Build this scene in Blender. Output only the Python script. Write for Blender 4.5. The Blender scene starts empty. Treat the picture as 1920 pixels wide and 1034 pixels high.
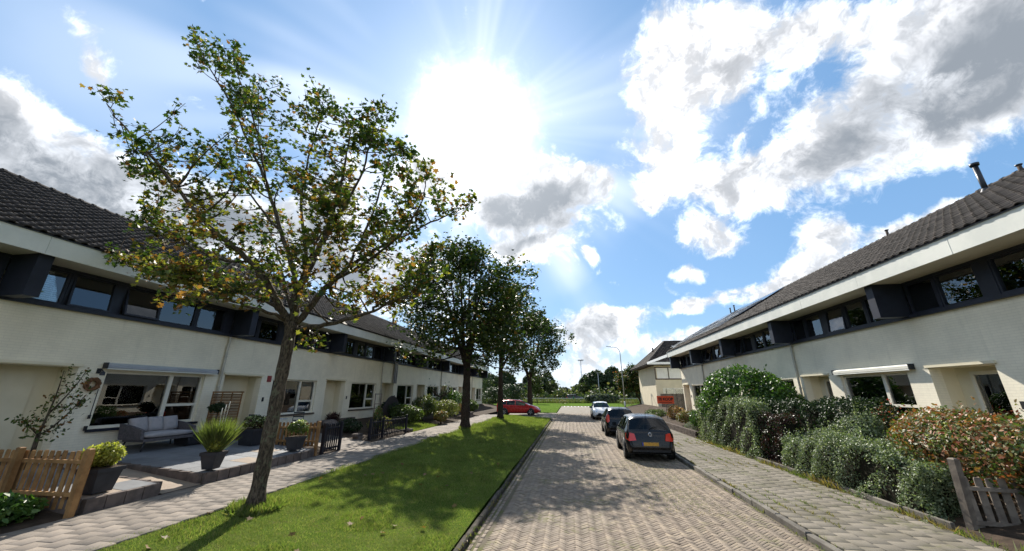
import bpy, bmesh, math, random
import numpy as np
from mathutils import Vector, Matrix, Euler
random.seed(7)
rng = np.random.default_rng(11)
sc = bpy.context.scene
COL = sc.collection
R = math.radians

# ------------------------------------------------------------------ camera
EYE = 2.4
camd = bpy.data.cameras.new("camera")
camd.sensor_fit = 'HORIZONTAL'
camd.sensor_width = 36
camd.lens = 675 / 1920 * 36
camd.clip_start = 0.05
camd.clip_end = 4000
cam = bpy.data.objects.new("camera", camd)
COL.objects.link(cam)
cam.location = (0, 0, EYE)
cam.rotation_euler = (R(90 + 18.05), 0, R(8.8))
sc.camera = cam

# ------------------------------------------------------------------ light
SUN_AZ, SUN_EL = -18.5, 39.0          # degrees from +Y towards +X, above the horizon
def direction(az, el):
    return Vector((math.sin(R(az)) * math.cos(R(el)), math.cos(R(az)) * math.cos(R(el)), math.sin(R(el))))
SUN_DIR = direction(SUN_AZ, SUN_EL)
SUN_AURA = direction(-16.0, 40.0)
sl = bpy.data.lights.new("sun", 'SUN')
sl.energy = 3.85
sl.angle = R(0.55)
sl.color = (1.0, 0.94, 0.84)
so = bpy.data.objects.new("sun", sl)
COL.objects.link(so)
so.rotation_euler = SUN_DIR.to_track_quat('Z', 'Y').to_euler()
so.location = SUN_DIR * 60

sc.view_settings.view_transform = 'Standard'
sc.view_settings.look = 'None'
sc.view_settings.gamma = 1
sc.view_settings.use_curve_mapping = False
sc.view_settings.exposure = 1.2

cy = sc.cycles
cy.max_bounces = 6; cy.diffuse_bounces = 3; cy.glossy_bounces = 3; cy.transmission_bounces = 4; cy.transparent_max_bounces = 10
cy.caustics_reflective = False; cy.caustics_refractive = False
# ------------------------------------------------------------------ node helper
class NT:
    """tiny node-graph writer"""
    def __init__(s, tree):
        s.t = tree; s.n = tree.nodes; s.l = tree.links
    def node(s, typ, **kw):
        n = s.n.new(typ)
        for k, v in kw.items(): setattr(n, k, v)
        return n
    def put(s, sock, v):
        if isinstance(v, bpy.types.NodeSocket): s.l.new(v, sock)
        elif v is not None: sock.default_value = v
    def math(s, op, a, b=None, c=None, clamp=False):
        n = s.node('ShaderNodeMath', operation=op, use_clamp=clamp)
        s.put(n.inputs[0], a)
        if b is not None: s.put(n.inputs[1], b)
        if c is not None: s.put(n.inputs[2], c)
        return n.outputs[0]
    def vmath(s, op, a, b=None, out=0):
        n = s.node('ShaderNodeVectorMath', operation=op)
        s.put(n.inputs[0], a)
        if b is not None: s.put(n.inputs[1], b)
        return n.outputs[out]
    def scale(s, a, f):
        n = s.node('ShaderNodeVectorMath', operation='SCALE'); s.put(n.inputs[0], a); s.put(n.inputs['Scale'], f); return n.outputs[0]
    def noise(s, vec, scale=5, detail=4, rough=.5, dist=0, out='Fac', lac=2.0):
        n = s.node('ShaderNodeTexNoise'); s.put(n.inputs['Vector'], vec)
        n.inputs['Scale'].default_value = scale; n.inputs['Detail'].default_value = detail
        n.inputs['Roughness'].default_value = rough; n.inputs['Distortion'].default_value = dist; n.inputs['Lacunarity'].default_value = lac
        return n.outputs[out]
    def smooth(s, v, a, b, lo=0.0, hi=1.0):
        n = s.node('ShaderNodeMapRange', interpolation_type='SMOOTHSTEP'); s.put(n.inputs['Value'], v)
        n.inputs['From Min'].default_value = a; n.inputs['From Max'].default_value = b
        n.inputs['To Min'].default_value = lo; n.inputs['To Max'].default_value = hi
        return n.outputs[0]
    def lin(s, v, a, b, lo=0.0, hi=1.0):
        n = s.node('ShaderNodeMapRange'); s.put(n.inputs['Value'], v)
        n.inputs['From Min'].default_value = a; n.inputs['From Max'].default_value = b
        n.inputs['To Min'].default_value = lo; n.inputs['To Max'].default_value = hi
        return n.outputs[0]
    def mix(s, f, a, b, mode='MIX'):
        n = s.node('ShaderNodeMix', data_type='RGBA', blend_type=mode)
        s.put(n.inputs[0], f); 
        for k, v in ((6, a), (7, b)):
            if isinstance(v, tuple) and len(v) == 3: v = (*v, 1)
            s.put(n.inputs[k], v)
        return n.outputs[2]
    def ramp(s, f, stops):
        n = s.node('ShaderNodeValToRGB'); s.put(n.inputs[0], f)
        e = n.color_ramp.elements
        while len(e) < len(stops): e.new(0.5)
        for k, (p, c) in enumerate(stops): e[k].position = p; e[k].color = (*c, 1)
        return n.outputs[0]

# ------------------------------------------------------------------ sky: clear air, cumulus, thin veils round the sun
# (azimuth, elevation, half width, half height, tilt, weight) in degrees
CLOUDS= [(22.2, 44.7, 8.1, 7.8, -23, (1, 0)), (17.6, 35.1, 5.7, 10.9, -3, (1, 0)), (15.0, 28.8, 2.6, 2.7, -12, (0.75, 0)), (31.8, 41.6, 7.2, 6.2, -19, (1, 0.5)), (40.7, 39.9, 5.5, 3.2, -26, (0.75, 0.3)), (28.7, 34.3, 4.9, 1.7, 31, (0.5, 0)), (38.2, 29.4, 13.9, 6.6, 16, (0.95, 0.25)), (45.3, 27.7, 12.1, 5.3, 17, (0.4, 1.15)), (28.1, 27.2, 8.6, 3.9, -19, (1.0, 0.45)), (51.2, 32.2, 8.8, 9.1, 13, (1, 0.6)), (40.3, 22.5, 9.2, 2.1, 12, (0.45, 0.2)), (21.7, 20.9, 6.5, 3.4, -12, (1.0, 0.35)), (35.5, 16.5, 4.8, 4.5, -15, (1.05, 0.5)), (31.2, 13.7, 4.3, 2.3, 14, (1.0, 0.3)), (41.1, 16.9, 2.7, 1.9, 3, (1.0, 0.2)), (44.7, 17.9, 1.9, 1.2, 9, (1.05, 0)), (24.6, 12.7, 4.6, 2.1, 1, (1.0, 0.3)), (17.8, 11.9, 3.3, 1.5, 3, (1.05, 0.1)), (19.0, 16.5, 3.0, 1.4, -9, (1.0, 0)), (4.4, 20.6, 1.5, 1.2, -5, (1.1, 0)), (2.9, 8.4, 6.4, 5.0, -2, (0.95, 0.7)), (9.4, 10.5, 5.7, 2.5, -3, (0.9, 0.2)), (15.0, 7.1, 7.0, 1.8, 2, (1.0, 0.1)), (2.5, 2.4, 14.8, 3.1, 0, (0.85, 0.35)), (-0.5, 34.0, 6.0, 3.9, -5, (0.9, 0)), (5.3, 31.2, 4.6, 3.1, -7, (0.95, 0.1)), (-3.6, 27.8, 12.8, 6.4, 3, (1.05, 1.7)), (-13.6, 29.0, 10.0, 3.7, 2, (0.6, 1.0)), (-5.2, 21.8, 10.1, 3.0, -1, (0.9, 0.1)), (-16.4, 38.6, 8.3, 5.9, 5, (0.55, 0)), (-21.9, 34.2, 5.9, 4.5, 7, (0.9, 1.1)), (-37.3, 28.7, 13.9, 5.9, 15, (0.75, 0.45)), (-38.9, 20.8, 22.5, 6.7, 3, (0.8, 0.9)), (-29.2, 15.9, 17.7, 7.2, -5, (0.7, 0.9)), (-67.2, 24.5, 8.1, 4.1, -15, (0.95, 0.1)), (-64.1, 19.8, 11.9, 5.4, -14, (1.0, 1.6)), (-55.1, 20.7, 9.7, 4.3, 0, (0.7, 0.8)), (-66.5, 34.0, 3.8, 1.6, -37, (0.66, 0)), (-64.5, 31.3, 2.5, 1.3, -54, (0.66, 0)), (-73.4, 21.0, 6.5, 6.6, -2, (1, 0.8))]
VEIL= [(-43.6, 42.9, 7.0, 19.3, 36, 1), (2.6, 24.1, 5.0, 24.7, -46, 0.95), (-12.2, 51.5, 10.6, 11.5, 3, 0.6), (-63.4, 33.2, 11.9, 10.7, 10, 0.55)]

world = bpy.data.worlds.new("World")
sc.world = world
world.use_nodes = True
world.node_tree.nodes.clear()
N = NT(world.node_tree)
tc = N.node('ShaderNodeTexCoord')
dirv = N.vmath('NORMALIZE', tc.outputs['Generated'])
warp = N.noise(dirv, 7.0, 3, .55, 0, 'Color')
warp = N.scale(N.vmath('SUBTRACT', warp, (.5, .5, .5)), .085)
wdir = N.vmath('ADD', dirv, warp)
def field(tab, vec):
    tot = None
    for (az, el, ra, rb, ti, w) in tab:
        c = direction(az, el)
        east = Vector((math.cos(R(az)), -math.sin(R(az)), 0))
        north = Vector((-math.sin(R(az)) * math.sin(R(el)), -math.cos(R(az)) * math.sin(R(el)), math.cos(R(el))))
        u = east * math.cos(R(ti)) + north * math.sin(R(ti))
        v = -east * math.sin(R(ti)) + north * math.cos(R(ti))
        m = Matrix((u, v, u.cross(v))).transposed()
        mp = N.node('ShaderNodeMapping', vector_type='TEXTURE')
        N.put(mp.inputs['Vector'], vec)
        mp.inputs['Location'].default_value = c
        mp.inputs['Rotation'].default_value = m.to_euler('XYZ')
        mp.inputs['Scale'].default_value = (R(ra), R(rb), .5)
        ln = N.vmath('LENGTH', mp.outputs[0], out=1)
        f = N.smooth(ln, 1.3, 0.25)
        wv = (w[0], w[1], 0) if isinstance(w, tuple) else (w, 0, 0)
        ma = N.node('ShaderNodeVectorMath', operation='MULTIPLY_ADD')
        N.put(ma.inputs[0], f); ma.inputs[1].default_value = wv
        if tot is None: ma.inputs[2].default_value = (0, 0, 0)
        else: N.put(ma.inputs[2], tot)
        tot = ma.outputs[0]
    s = N.node('ShaderNodeSeparateXYZ'); N.put(s.inputs[0], tot)
    return s.outputs[0], s.outputs[1]
CF, GF = field(CLOUDS, wdir)
VF, _ = field(VEIL, wdir)
n1 = N.noise(wdir, 9.0, 8, .66)
n1b = N.noise(N.vmath('ADD', wdir, tuple(SUN_AURA * .03)), 9.0, 5, .66)
relief = N.math('SUBTRACT', n1b, n1)
n2 = N.noise(wdir, 2.2, 2, .5)
# the sky goes on the same way to the sides and behind the viewer
sd = N.node('ShaderNodeSeparateXYZ'); N.put(sd.inputs[0], dirv)
behind = N.smooth(sd.outputs[1], .35, .0)
CF = N.math('ADD', CF, N.math('MULTIPLY', N.smooth(n2, .40, .62), behind))
GF = N.math('ADD', GF, N.math('MULTIPLY', N.smooth(n2, .5, .75), behind))
CF = N.math('MINIMUM', CF, 1.25)
nn = N.math('MULTIPLY', N.math('SUBTRACT', n1, .5), 3.0)
dens_in = N.math('ADD', CF, nn)
dens = N.smooth(dens_in, .34, 1.0)
sky = N.node('ShaderNodeTexSky', sky_type='NISHITA')
sky.sun_disc = False
sky.sun_elevation = R(SUN_EL)
sky.sun_rotation = R(SUN_AZ)
sky.air_density = 1.1; sky.dust_density = 0.15; sky.ozone_density = 2.0
SKY_STRENGTH = 0.086
skyc = N.mix(.68, sky.outputs[0], (.95, 2.1, 3.8))
# sun aureole in thin cloud: angle from the sun
cosun = N.vmath('DOT_PRODUCT', dirv, tuple(SUN_AURA), out=1)
ang = N.math('ARCCOSINE', N.math('MINIMUM', cosun, .99999))
glow1 = N.math('MULTIPLY', N.math('POWER', N.smooth(N.math('ADD', ang, N.math('MULTIPLY', N.math('SUBTRACT', n1, .5), .16)), .235, .0), 2.2), 34.0)
glow2 = N.math('MULTIPLY', N.math('POWER', N.math('MAXIMUM', cosun, 0.0), 22.0), 2.6)
# veils: streaks that fan out from the sun
sx = N.node('ShaderNodeMapping', vector_type='TEXTURE'); N.put(sx.inputs['Vector'], dirv)
q = SUN_AURA.to_track_quat('Z', 'Y')
sx.inputs['Rotation'].default_value = q.to_euler('XYZ')
fl = N.vmath('NORMALIZE', N.vmath('MULTIPLY', sx.outputs[0], (1, 1, 0)))
streak = N.noise(N.vmath('ADD', N.vmath('MULTIPLY', fl, (1.9, 1.9, 0)), N.scale((0, 0, 1), N.math('MULTIPLY', ang, .5))), 1.0, 3, .55)
rays = N.math('MULTIPLY', N.smooth(streak, .44, .66), N.smooth(ang, .85, .12))
veil = N.math('ADD', N.math('MULTIPLY', N.math('MULTIPLY', VF, N.smooth(streak, .36, .66, .06, 1.0)), .5), N.math('MULTIPLY', rays, .42), clamp=True)
sky2 = N.mix(1.0, skyc, N.scale((1, .98, .94), N.math('ADD', glow1, glow2)), 'ADD')
sky2 = N.mix(veil, sky2, (6.6, 7.1, 7.8))
sky2 = N.mix(N.smooth(sd.outputs[2], .16, .0, 0, .75), sky2, (4.1, 4.8, 5.6))
# cumulus: bright where thin or towards the sun, grey where thick
g = N.smooth(N.math('ADD', GF, N.math('ADD', N.math('MULTIPLY', N.math('SUBTRACT', n1, .5), .9), N.math('MULTIPLY', relief, 1.6))), -.25, 1.45)
thick = N.smooth(dens_in, .55, 1.45)
g = N.math('MULTIPLY', g, thick)
cw = N.scale(N.mix(thick, (6.8, 7.3, 8.0), (8.0, 8.0, 8.15)), N.smooth(relief, -.10, .10, 1.10, .58))
ccol = N.mix(g, cw, (1.75, 1.95, 2.2))
ccol = N.mix(1.0, ccol, N.scale((1, .99, .97), N.math('ADD', N.math('MULTIPLY', glow1, N.math('SUBTRACT', 1.0, N.math('MULTIPLY', g, .9))), N.math('MULTIPLY', glow2, .5))), 'ADD')
skyf = N.mix(N.math('MULTIPLY', dens, .97), sky2, ccol)
bg = N.node('ShaderNodeBackground')
N.put(bg.inputs['Color'], skyf); bg.inputs['Strength'].default_value = SKY_STRENGTH
wo = N.node('ShaderNodeOutputWorld')
N.l.new(bg.outputs[0], wo.inputs[0])
world.cycles.sampling_method = 'MANUAL'
world.cycles.sample_map_resolution = 1024

# ------------------------------------------------------------------ objects and meshes
def tag(o, label=None, cat=None, group=None, kind=None):
    if label: o["label"] = label
    if cat: o["category"] = cat
    if group: o["group"] = group
    if kind: o["kind"] = kind
    return o
def link(name, data, parent=None, loc=None, rot=None):
    o = bpy.data.objects.new(name, data)
    COL.objects.link(o)
    if parent is not None: o.parent = parent
    if loc is not None: o.location = loc
    if rot is not None: o.rotation_euler = rot if not isinstance(rot, (int, float)) else (0, 0, rot)
    return o
def empty(name, loc=(0, 0, 0), rz=0, parent=None):
    o = link(name, None, parent, loc, rz)
    o.empty_display_size = .2
    return o
def mesh_np(name, verts, faces, mats, midx=None, smooth=False):
    """verts (n,3); faces (m,k) all of one size, or a list of such arrays"""
    me = bpy.data.meshes.new(name)
    verts = np.asarray(verts, dtype=np.float32).reshape(-1, 3)
    if not isinstance(faces, list): faces = [faces]
    faces = [np.asarray(f, dtype=np.int32) for f in faces if len(f)]
    nl = sum(f.size for f in faces); nf = sum(len(f) for f in faces)
    me.vertices.add(len(verts)); me.vertices.foreach_set('co', verts.ravel())
    me.loops.add(nl); me.loops.foreach_set('vertex_index', np.concatenate([f.ravel() for f in faces]))
    me.polygons.add(nf)
    tot = np.concatenate([np.full(len(f), f.shape[1], dtype=np.int32) for f in faces])
    st = np.concatenate([[0], np.cumsum(tot)[:-1]]).astype(np.int32)
    me.polygons.foreach_set('loop_start', st)
    if midx is not None: me.polygons.foreach_set('material_index', np.asarray(midx, dtype=np.int32))
    if smooth: me.polygons.foreach_set('use_smooth', np.ones(nf, dtype=bool))
    for m in (mats if isinstance(mats, (list, tuple)) else [mats]): me.materials.append(m)
    me.update(calc_edges=True)
    return me
BOXF = [(0, 3, 2, 1), (4, 5, 6, 7), (0, 1, 5, 4), (1, 2, 6, 5), (2, 3, 7, 6), (3, 0, 4, 7)]
class MB:
    """collects simple solids into one mesh"""
    def __init__(s): s.v = []; s.f = []; s.m = []; s.sm = []
    def add(s, vs, fs, mi=0, smooth=False):
        b = len(s.v); s.v += [tuple(v) for v in vs]
        for f in fs: s.f.append(tuple(i + b for i in f)); s.m.append(mi); s.sm.append(smooth)
        return s
    def box(s, x0, x1, y0, y1, z0, z1, mi=0):
        return s.add([(x0, y0, z0), (x1, y0, z0), (x1, y1, z0), (x0, y1, z0), (x0, y0, z1), (x1, y0, z1), (x1, y1, z1), (x0, y1, z1)], BOXF, mi)
    def cbox(s, x0, x1, y0, y1, z0, z1, c=.01, mi=0):
        """box with chamfered top edges"""
        vs = [(x0, y0, z0), (x1, y0, z0), (x1, y1, z0), (x0, y1, z0), (x0, y0, z1 - c), (x1, y0, z1 - c), (x1, y1, z1 - c), (x0, y1, z1 - c),
              (x0 + c, y0 + c, z1), (x1 - c, y0 + c, z1), (x1 - c, y1 - c, z1), (x0 + c, y1 - c, z1)]
        fs = [(0, 3, 2, 1), (0, 1, 5, 4), (1, 2, 6, 5), (2, 3, 7, 6), (3, 0, 4, 7), (4, 5, 9, 8), (5, 6, 10, 9), (6, 7, 11, 10), (7, 4, 8, 11), (8, 9, 10, 11)]
        return s.add(vs, fs, mi)
    def quad(s, a, b, c, d, mi=0): return s.add([a, b, c, d], [(0, 1, 2, 3)], mi)
    def poly(s, pts, mi=0): return s.add(pts, [tuple(range(len(pts)))], mi)
    def prism(s, pts, d, mi=0):
        """closed outline extruded along vector d"""
        n = len(pts); d = Vector(d)
        vs = [Vector(p) for p in pts] + [Vector(p) + d for p in pts]
        fs = [tuple(range(n - 1, -1, -1)), tuple(range(n, 2 * n))] + [(i, (i + 1) % n, n + (i + 1) % n, n + i) for i in range(n)]
        return s.add(vs, fs, mi)
    def frame(s, x0, x1, z0, z1, y0, y1, t, mi=0):
        """rectangular frame in the xz plane, bars of width t, butted"""
        s.box(x0, x1, y0, y1, z0, z0 + t, mi); s.box(x0, x1, y0, y1, z1 - t, z1, mi)
        s.box(x0, x0 + t, y0, y1, z0 + t, z1 - t, mi); s.box(x1 - t, x1, y0, y1, z0 + t, z1 - t, mi)
        return s
    def tube(s, pts, rads, n=8, mi=0, caps=True, smooth=True):
        pts = [Vector(p) for p in pts]
        if not isinstance(rads, (list, tuple)): rads = [rads] * len(pts)
        b = len(s.v); prev = None
        for i, p in enumerate(pts):
            d = (pts[min(i + 1, len(pts) - 1)] - pts[max(i - 1, 0)]).normalized()
            if prev is None:
                a = Vector((1, 0, 0)) if abs(d.x) < .8 else Vector((0, 1, 0))
            else: a = prev
            u = (a - d * a.dot(d)).normalized(); w = d.cross(u); prev = u
            for k in range(n):
                t = 2 * math.pi * k / n
                s.v.append(tuple(p + (u * math.cos(t) + w * math.sin(t)) * rads[i]))
        for i in range(len(pts) - 1):
            for k in range(n):
                k2 = (k + 1) % n
                s.f.append((b + i * n + k, b + i * n + k2, b + (i + 1) * n + k2, b + (i + 1) * n + k)); s.m.append(mi); s.sm.append(smooth)
        if caps:
            s.f.append(tuple(b + k for k in range(n - 1, -1, -1))); s.m.append(mi); s.sm.append(False)
            e = b + (len(pts) - 1) * n
            s.f.append(tuple(e + k for k in range(n))); s.m.append(mi); s.sm.append(False)
        return s
    def lathe(s, prof, n=20, c=(0, 0, 0), mi=0, smooth=True):
        b = len(s.v)
        for (r, z) in prof:
            for k in range(n):
                t = 2 * math.pi * k / n
                s.v.append((c[0] + r * math.cos(t), c[1] + r * math.sin(t), c[2] + z))
        for i in range(len(prof) - 1):
            for k in range(n):
                k2 = (k + 1) % n
                s.f.append((b + i * n + k, b + i * n + k2, b + (i + 1) * n + k2, b + (i + 1) * n + k)); s.m.append(mi); s.sm.append(smooth)
        return s
    def frustum(s, cx, cy, z0, z1, a0, a1, b0=None, b1=None, mi=0):
        b0 = a0 if b0 is None else b0; b1 = a1 if b1 is None else b1
        return s.add([(cx - a0, cy - b0, z0), (cx + a0, cy - b0, z0), (cx + a0, cy + b0, z0), (cx - a0, cy + b0, z0),
                      (cx - a1, cy - b1, z1), (cx + a1, cy - b1, z1), (cx + a1, cy + b1, z1), (cx - a1, cy + b1, z1)], BOXF, mi)
    def mesh(s, name, mats):
        me = bpy.data.meshes.new(name)
        me.from_pydata(s.v, [], s.f)
        for m in (mats if isinstance(mats, (list, tuple)) else [mats]): me.materials.append(m)
        me.polygons.foreach_set('material_index', s.m)
        me.polygons.foreach_set('use_smooth', s.sm)
        me.update()
        return me
    def build(s, name, mats, parent=None, loc=None, rot=None):
        return link(name, s.mesh(name, mats), parent, loc, rot)

# ------------------------------------------------------------------ materials
def new_mat(name):
    m = bpy.data.materials.new(name); m.use_nodes = True
    nt = NT(m.node_tree); nt.n.clear()
    out = nt.node('ShaderNodeOutputMaterial')
    return m, nt, out
def pbr(nt, out, color, rough=.6, bump=None, bump_s=.2, bump_d=.02, metal=0, spec=.5, coat=0, trans=0):
    p = nt.node('ShaderNodeBsdfPrincipled')
    nt.put(p.inputs['Base Color'], (*color, 1) if isinstance(color, tuple) and len(color) == 3 else color)
    nt.put(p.inputs['Roughness'], rough); nt.put(p.inputs['Metallic'], metal)
    p.inputs['Specular IOR Level'].default_value = spec
    p.inputs['Coat Weight'].default_value = coat; p.inputs['Coat Roughness'].default_value = .03
    if bump is not None:
        b = nt.node('ShaderNodeBump'); b.inputs['Strength'].default_value = bump_s; b.inputs['Distance'].default_value = bump_d
        nt.put(b.inputs['Height'], bump); nt.l.new(b.outputs[0], p.inputs['Normal'])
    nt.l.new(p.outputs[0], out.inputs[0])
    return p
def pos(nt): return nt.node('ShaderNodeNewGeometry').outputs['Position']
def island(nt):
    """a random number for each loose piece, also across objects"""
    g = nt.node('ShaderNodeNewGeometry').outputs['Random Per Island']
    o = nt.node('ShaderNodeObjectInfo').outputs['Random']
    return nt.math('FRACT', nt.math('ADD', g, o))
def plain(name, c1, c2=None, scale=6, rough=.6, bump=.15, bscale=40, spec=.4, metal=0, coat=0, var=0):
    """two tones mixed by noise, fine relief; var: brightness spread between pieces"""
    m, nt, out = new_mat(name)
    P = pos(nt)
    c2 = c2 or tuple(x * .8 for x in c1)
    col = nt.mix(nt.smooth(nt.noise(P, scale, 5, .6), .35, .65), c1, c2)
    if var:
        col = nt.mix(1.0, col, nt.scale((1, 1, 1), nt.lin(island(nt), 0, 1, 1 - var, 1 + var)), 'MULTIPLY')
    pbr(nt, out, col, rough, nt.noise(P, bscale, 3, .6) if bump else None, bump, .01, metal, spec, coat)
    return m
def brick_paint(name, c):
    """painted brickwork: courses as fine relief"""
    m, nt, out = new_mat(name)
    P = pos(nt)
    s = nt.node('ShaderNodeSeparateXYZ'); nt.put(s.inputs[0], P)
    cb = nt.node('ShaderNodeCombineXYZ'); nt.put(cb.inputs[0], nt.math('ADD', s.outputs[0], s.outputs[1])); nt.put(cb.inputs[1], s.outputs[2])
    b = nt.node('ShaderNodeTexBrick'); nt.put(b.inputs['Vector'], cb.outputs[0])
    b.inputs['Color1'].default_value = (.94, .94, .94, 1); b.inputs['Color2'].default_value = (1.0, 1.0, 1.0, 1); b.inputs['Mortar'].default_value = (.84, .84, .84, 1)
    b.inputs['Scale'].default_value = 1; b.inputs['Mortar Size'].default_value = .007; b.inputs['Mortar Smooth'].default_value = .4
    b.inputs['Brick Width'].default_value = .22; b.inputs['Row Height'].default_value = .0645
    n = nt.noise(P, 1.1, 5, .6)
    col = nt.mix(nt.smooth(n, .35, .7), c, tuple(x * .88 for x in c))
    # rain-washed streaks: weathering with a shape of its own
    st = nt.node('ShaderNodeCombineXYZ'); nt.put(st.inputs[0], nt.math('MULTIPLY', nt.math('ADD', s.outputs[0], s.outputs[1]), 5.0)); nt.put(st.inputs[1], nt.math('MULTIPLY', s.outputs[2], .35))
    col = nt.mix(nt.smooth(nt.noise(st.outputs[0], 1.0, 4, .6), .54, .78, 0, .42), col, tuple(x * .70 for x in c))
    col = nt.mix(.7, col, b.outputs['Color'], 'MULTIPLY')
    pbr(nt, out, col, .75, nt.math('ADD', b.outputs['Fac'], nt.math('MULTIPLY', nt.noise(P, 60, 2, .6), -.35)), -.35, .008, 0, .3)
    return m
def glass_mat(name, tint=(.75, .8, .8), ior=2.0):
    m, nt, out = new_mat(name)
    t = nt.node('ShaderNodeBsdfTransparent'); t.inputs[0].default_value = (*tint, 1)
    g = nt.node('ShaderNodeBsdfGlossy'); g.inputs['Roughness'].default_value = .004; g.inputs['Color'].default_value = (.95, .97, 1, 1)
    f = nt.node('ShaderNodeFresnel'); f.inputs['IOR'].default_value = ior
    bmp = nt.node('ShaderNodeBump'); bmp.inputs['Strength'].default_value = .012; bmp.inputs['Distance'].default_value = .05
    nt.put(bmp.inputs['Height'], nt.noise(pos(nt), 1.6, 2, .5)); nt.l.new(bmp.outputs[0], g.inputs['Normal'])
    x = nt.node('ShaderNodeMixShader'); nt.l.new(f.outputs[0], x.inputs[0]); nt.l.new(t.outputs[0], x.inputs[1]); nt.l.new(g.outputs[0], x.inputs[2])
    nt.l.new(x.outputs[0], out.inputs[0])
    return m
def leaf_mat(name, cols, rough=.45, trans=.45, spec=.35):
    """leaves: colour differs from leaf to leaf, light passes through"""
    m, nt, out = new_mat(name)
    r = island(nt)
    st = [(i / max(1, len(cols) - 1), c) for i, c in enumerate(cols)]
    col = nt.ramp(r, st)
    hv = nt.noise(pos(nt), 1.7, 3, .5)
    col = nt.mix(1.0, col, nt.scale((1, 1, 1), nt.lin(hv, .3, .7, .75, 1.25)), 'MULTIPLY')
    d = nt.node('ShaderNodeBsdfPrincipled'); nt.put(d.inputs['Base Color'], col); d.inputs['Roughness'].default_value = rough; d.inputs['Specular IOR Level'].default_value = spec
    t = nt.node('ShaderNodeBsdfTranslucent'); nt.put(t.inputs[0], nt.mix(1.0, col, (1.35, 1.5, .7), 'MULTIPLY'))
    x = nt.node('ShaderNodeMixShader'); x.inputs[0].default_value = trans
    nt.l.new(d.outputs[0], x.inputs[1]); nt.l.new(t.outputs[0], x.inputs[2]); nt.l.new(x.outputs[0], out.inputs[0])
    return m
M = {}
M['wall'] = brick_paint('painted_brick', (.90, .83, .665))
M['cream'] = plain('cream_paint', (.74, .67, .50), (.70, .63, .46), 2, .55, .05, 30)
M['navy'] = plain('navy_paint', (.020, .024, .040), (.014, .017, .028), 3, .45, .08, 30)
M['fascia'] = plain('fascia_paint', (.72, .72, .66), (.62, .63, .58), 1.3, .5, .05, 30)
M['soffit'] = plain('soffit_paint', (.66, .64, .55), (.6, .58, .5), 1.3, .6, .05, 30)
M['frame'] = plain('window_frame_paint', (.74, .70, .60), (.68, .65, .55), 3, .4, .03, 30)
M['white'] = plain('white_paint', (.80, .80, .78), (.72, .72, .7), 3, .4, .03, 30)
M['glass'] = glass_mat('window_glass')
M['carglass'] = glass_mat('car_glass', (.22, .27, .25), 1.38)
M['blind'] = plain('blind_white', (.82, .81, .77), (.78, .77, .73), 3, .5, 0)
M['curtain'] = plain('curtain_cloth', (.66, .65, .62), (.5, .5, .5), 8, .8, .1)
M['dark'] = plain('room_wall', (.42, .38, .33), (.30, .27, .24), 1, .9, 0)
M['tile'] = plain('roof_tile_concrete', (.056, .045, .039), (.030, .025, .022), 2.2, .8, .3, 60, .25, var=.42)
M['underlay'] = plain('roof_underlay', (.022, .02, .019), None, 2, .9, 0)
M['pvc'] = plain('grey_pvc_pipe', (.55, .52, .44), (.45, .43, .38), 4, .5, .03)
M['metal'] = plain('galvanised_steel', (.42, .43, .44), (.34, .35, .36), 5, .4, .05, 60, .5, .7)
M['darkmetal'] = plain('dark_steel', (.03, .033, .04), (.02, .022, .028), 5, .4, .05, 60, .5, .3)
M['black'] = plain('black_plastic', (.016, .016, .018), (.01, .01, .012), 5, .5, .05)
M['rubber'] = plain('tyre_rubber', (.018, .018, .018), (.012, .012, .012), 9, .85, .2)
M['pot'] = plain('anthracite_pot', (.030, .032, .040), (.02, .022, .028), 4, .6, .1)
M['pine'] = plain('impregnated_pine', (.34, .19, .075), (.22, .115, .045), 5, .7, .25, 30, .3, var=.25)
M['oldwood'] = plain('weathered_wood', (.27, .225, .18), (.17, .14, .115), 6, .85, .4, 30, .2, var=.2)
M['greywood'] = plain('grey_boards', (.16, .13, .11), (.10, .085, .075), 4, .85, .3, 30, .2, var=.2)
M['brownwood'] = plain('brown_boards', (.30, .15, .07), (.2, .1, .05), 4, .8, .3, 30, .2, var=.2)
M['blackwood'] = plain('black_stained_wood', (.014, .014, .022), (.009, .009, .014), 6, .6, .2, 30, .3)
M['wicker'] = plain('woven_wicker', (.26, .14, .06), (.16, .085, .04), 14, .75, .3, 50, .3, var=.25)
def bark_mat(name, a, b, c):
    """furrowed bark with patches of lichen"""
    m, nt, out = new_mat(name)
    P = pos(nt)
    st = nt.vmath('MULTIPLY', P, (1, 1, .28))
    fur = nt.noise(st, 34, 5, .65, .6); big = nt.noise(P, 3.2, 4, .6); lich = nt.noise(P, 11, 4, .6)
    col = nt.mix(nt.smooth(fur, .38, .62), b, a)
    col = nt.mix(nt.smooth(nt.math('ADD', lich, nt.math('MULTIPLY', nt.math('SUBTRACT', big, .5), .8)), .55, .68, 0, .65), col, c)
    pbr(nt, out, col, .92, nt.math('ADD', fur, nt.math('MULTIPLY', lich, .4)), 1.0, .03, 0, .12)
    return m
M['bark'] = bark_mat('bark', (.125, .095, .068), (.040, .031, .024), (.13, .135, .085))
M['barkdark'] = bark_mat('bark_dark', (.060, .042, .032), (.022, .016, .013), (.06, .06, .04))
M['paver'] = plain('concrete_paver', (.215, .182, .152), (.155, .134, .114), 1.4, .85, .35, 70, .2, var=.16)
M['slab'] = plain('terrace_slab', (.17, .175, .185), (.125, .13, .14), 1.6, .7, .2, 70, .3, var=.10)
M['slabwarm'] = plain('sandstone_slab', (.30, .24, .185), (.25, .195, .15), 2, .8, .2, 70, .25, var=.12)
M['edging'] = plain('edging_block', (.15, .12, .105), (.095, .078, .07), 5, .9, .4, 60, .2, var=.2)
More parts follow.
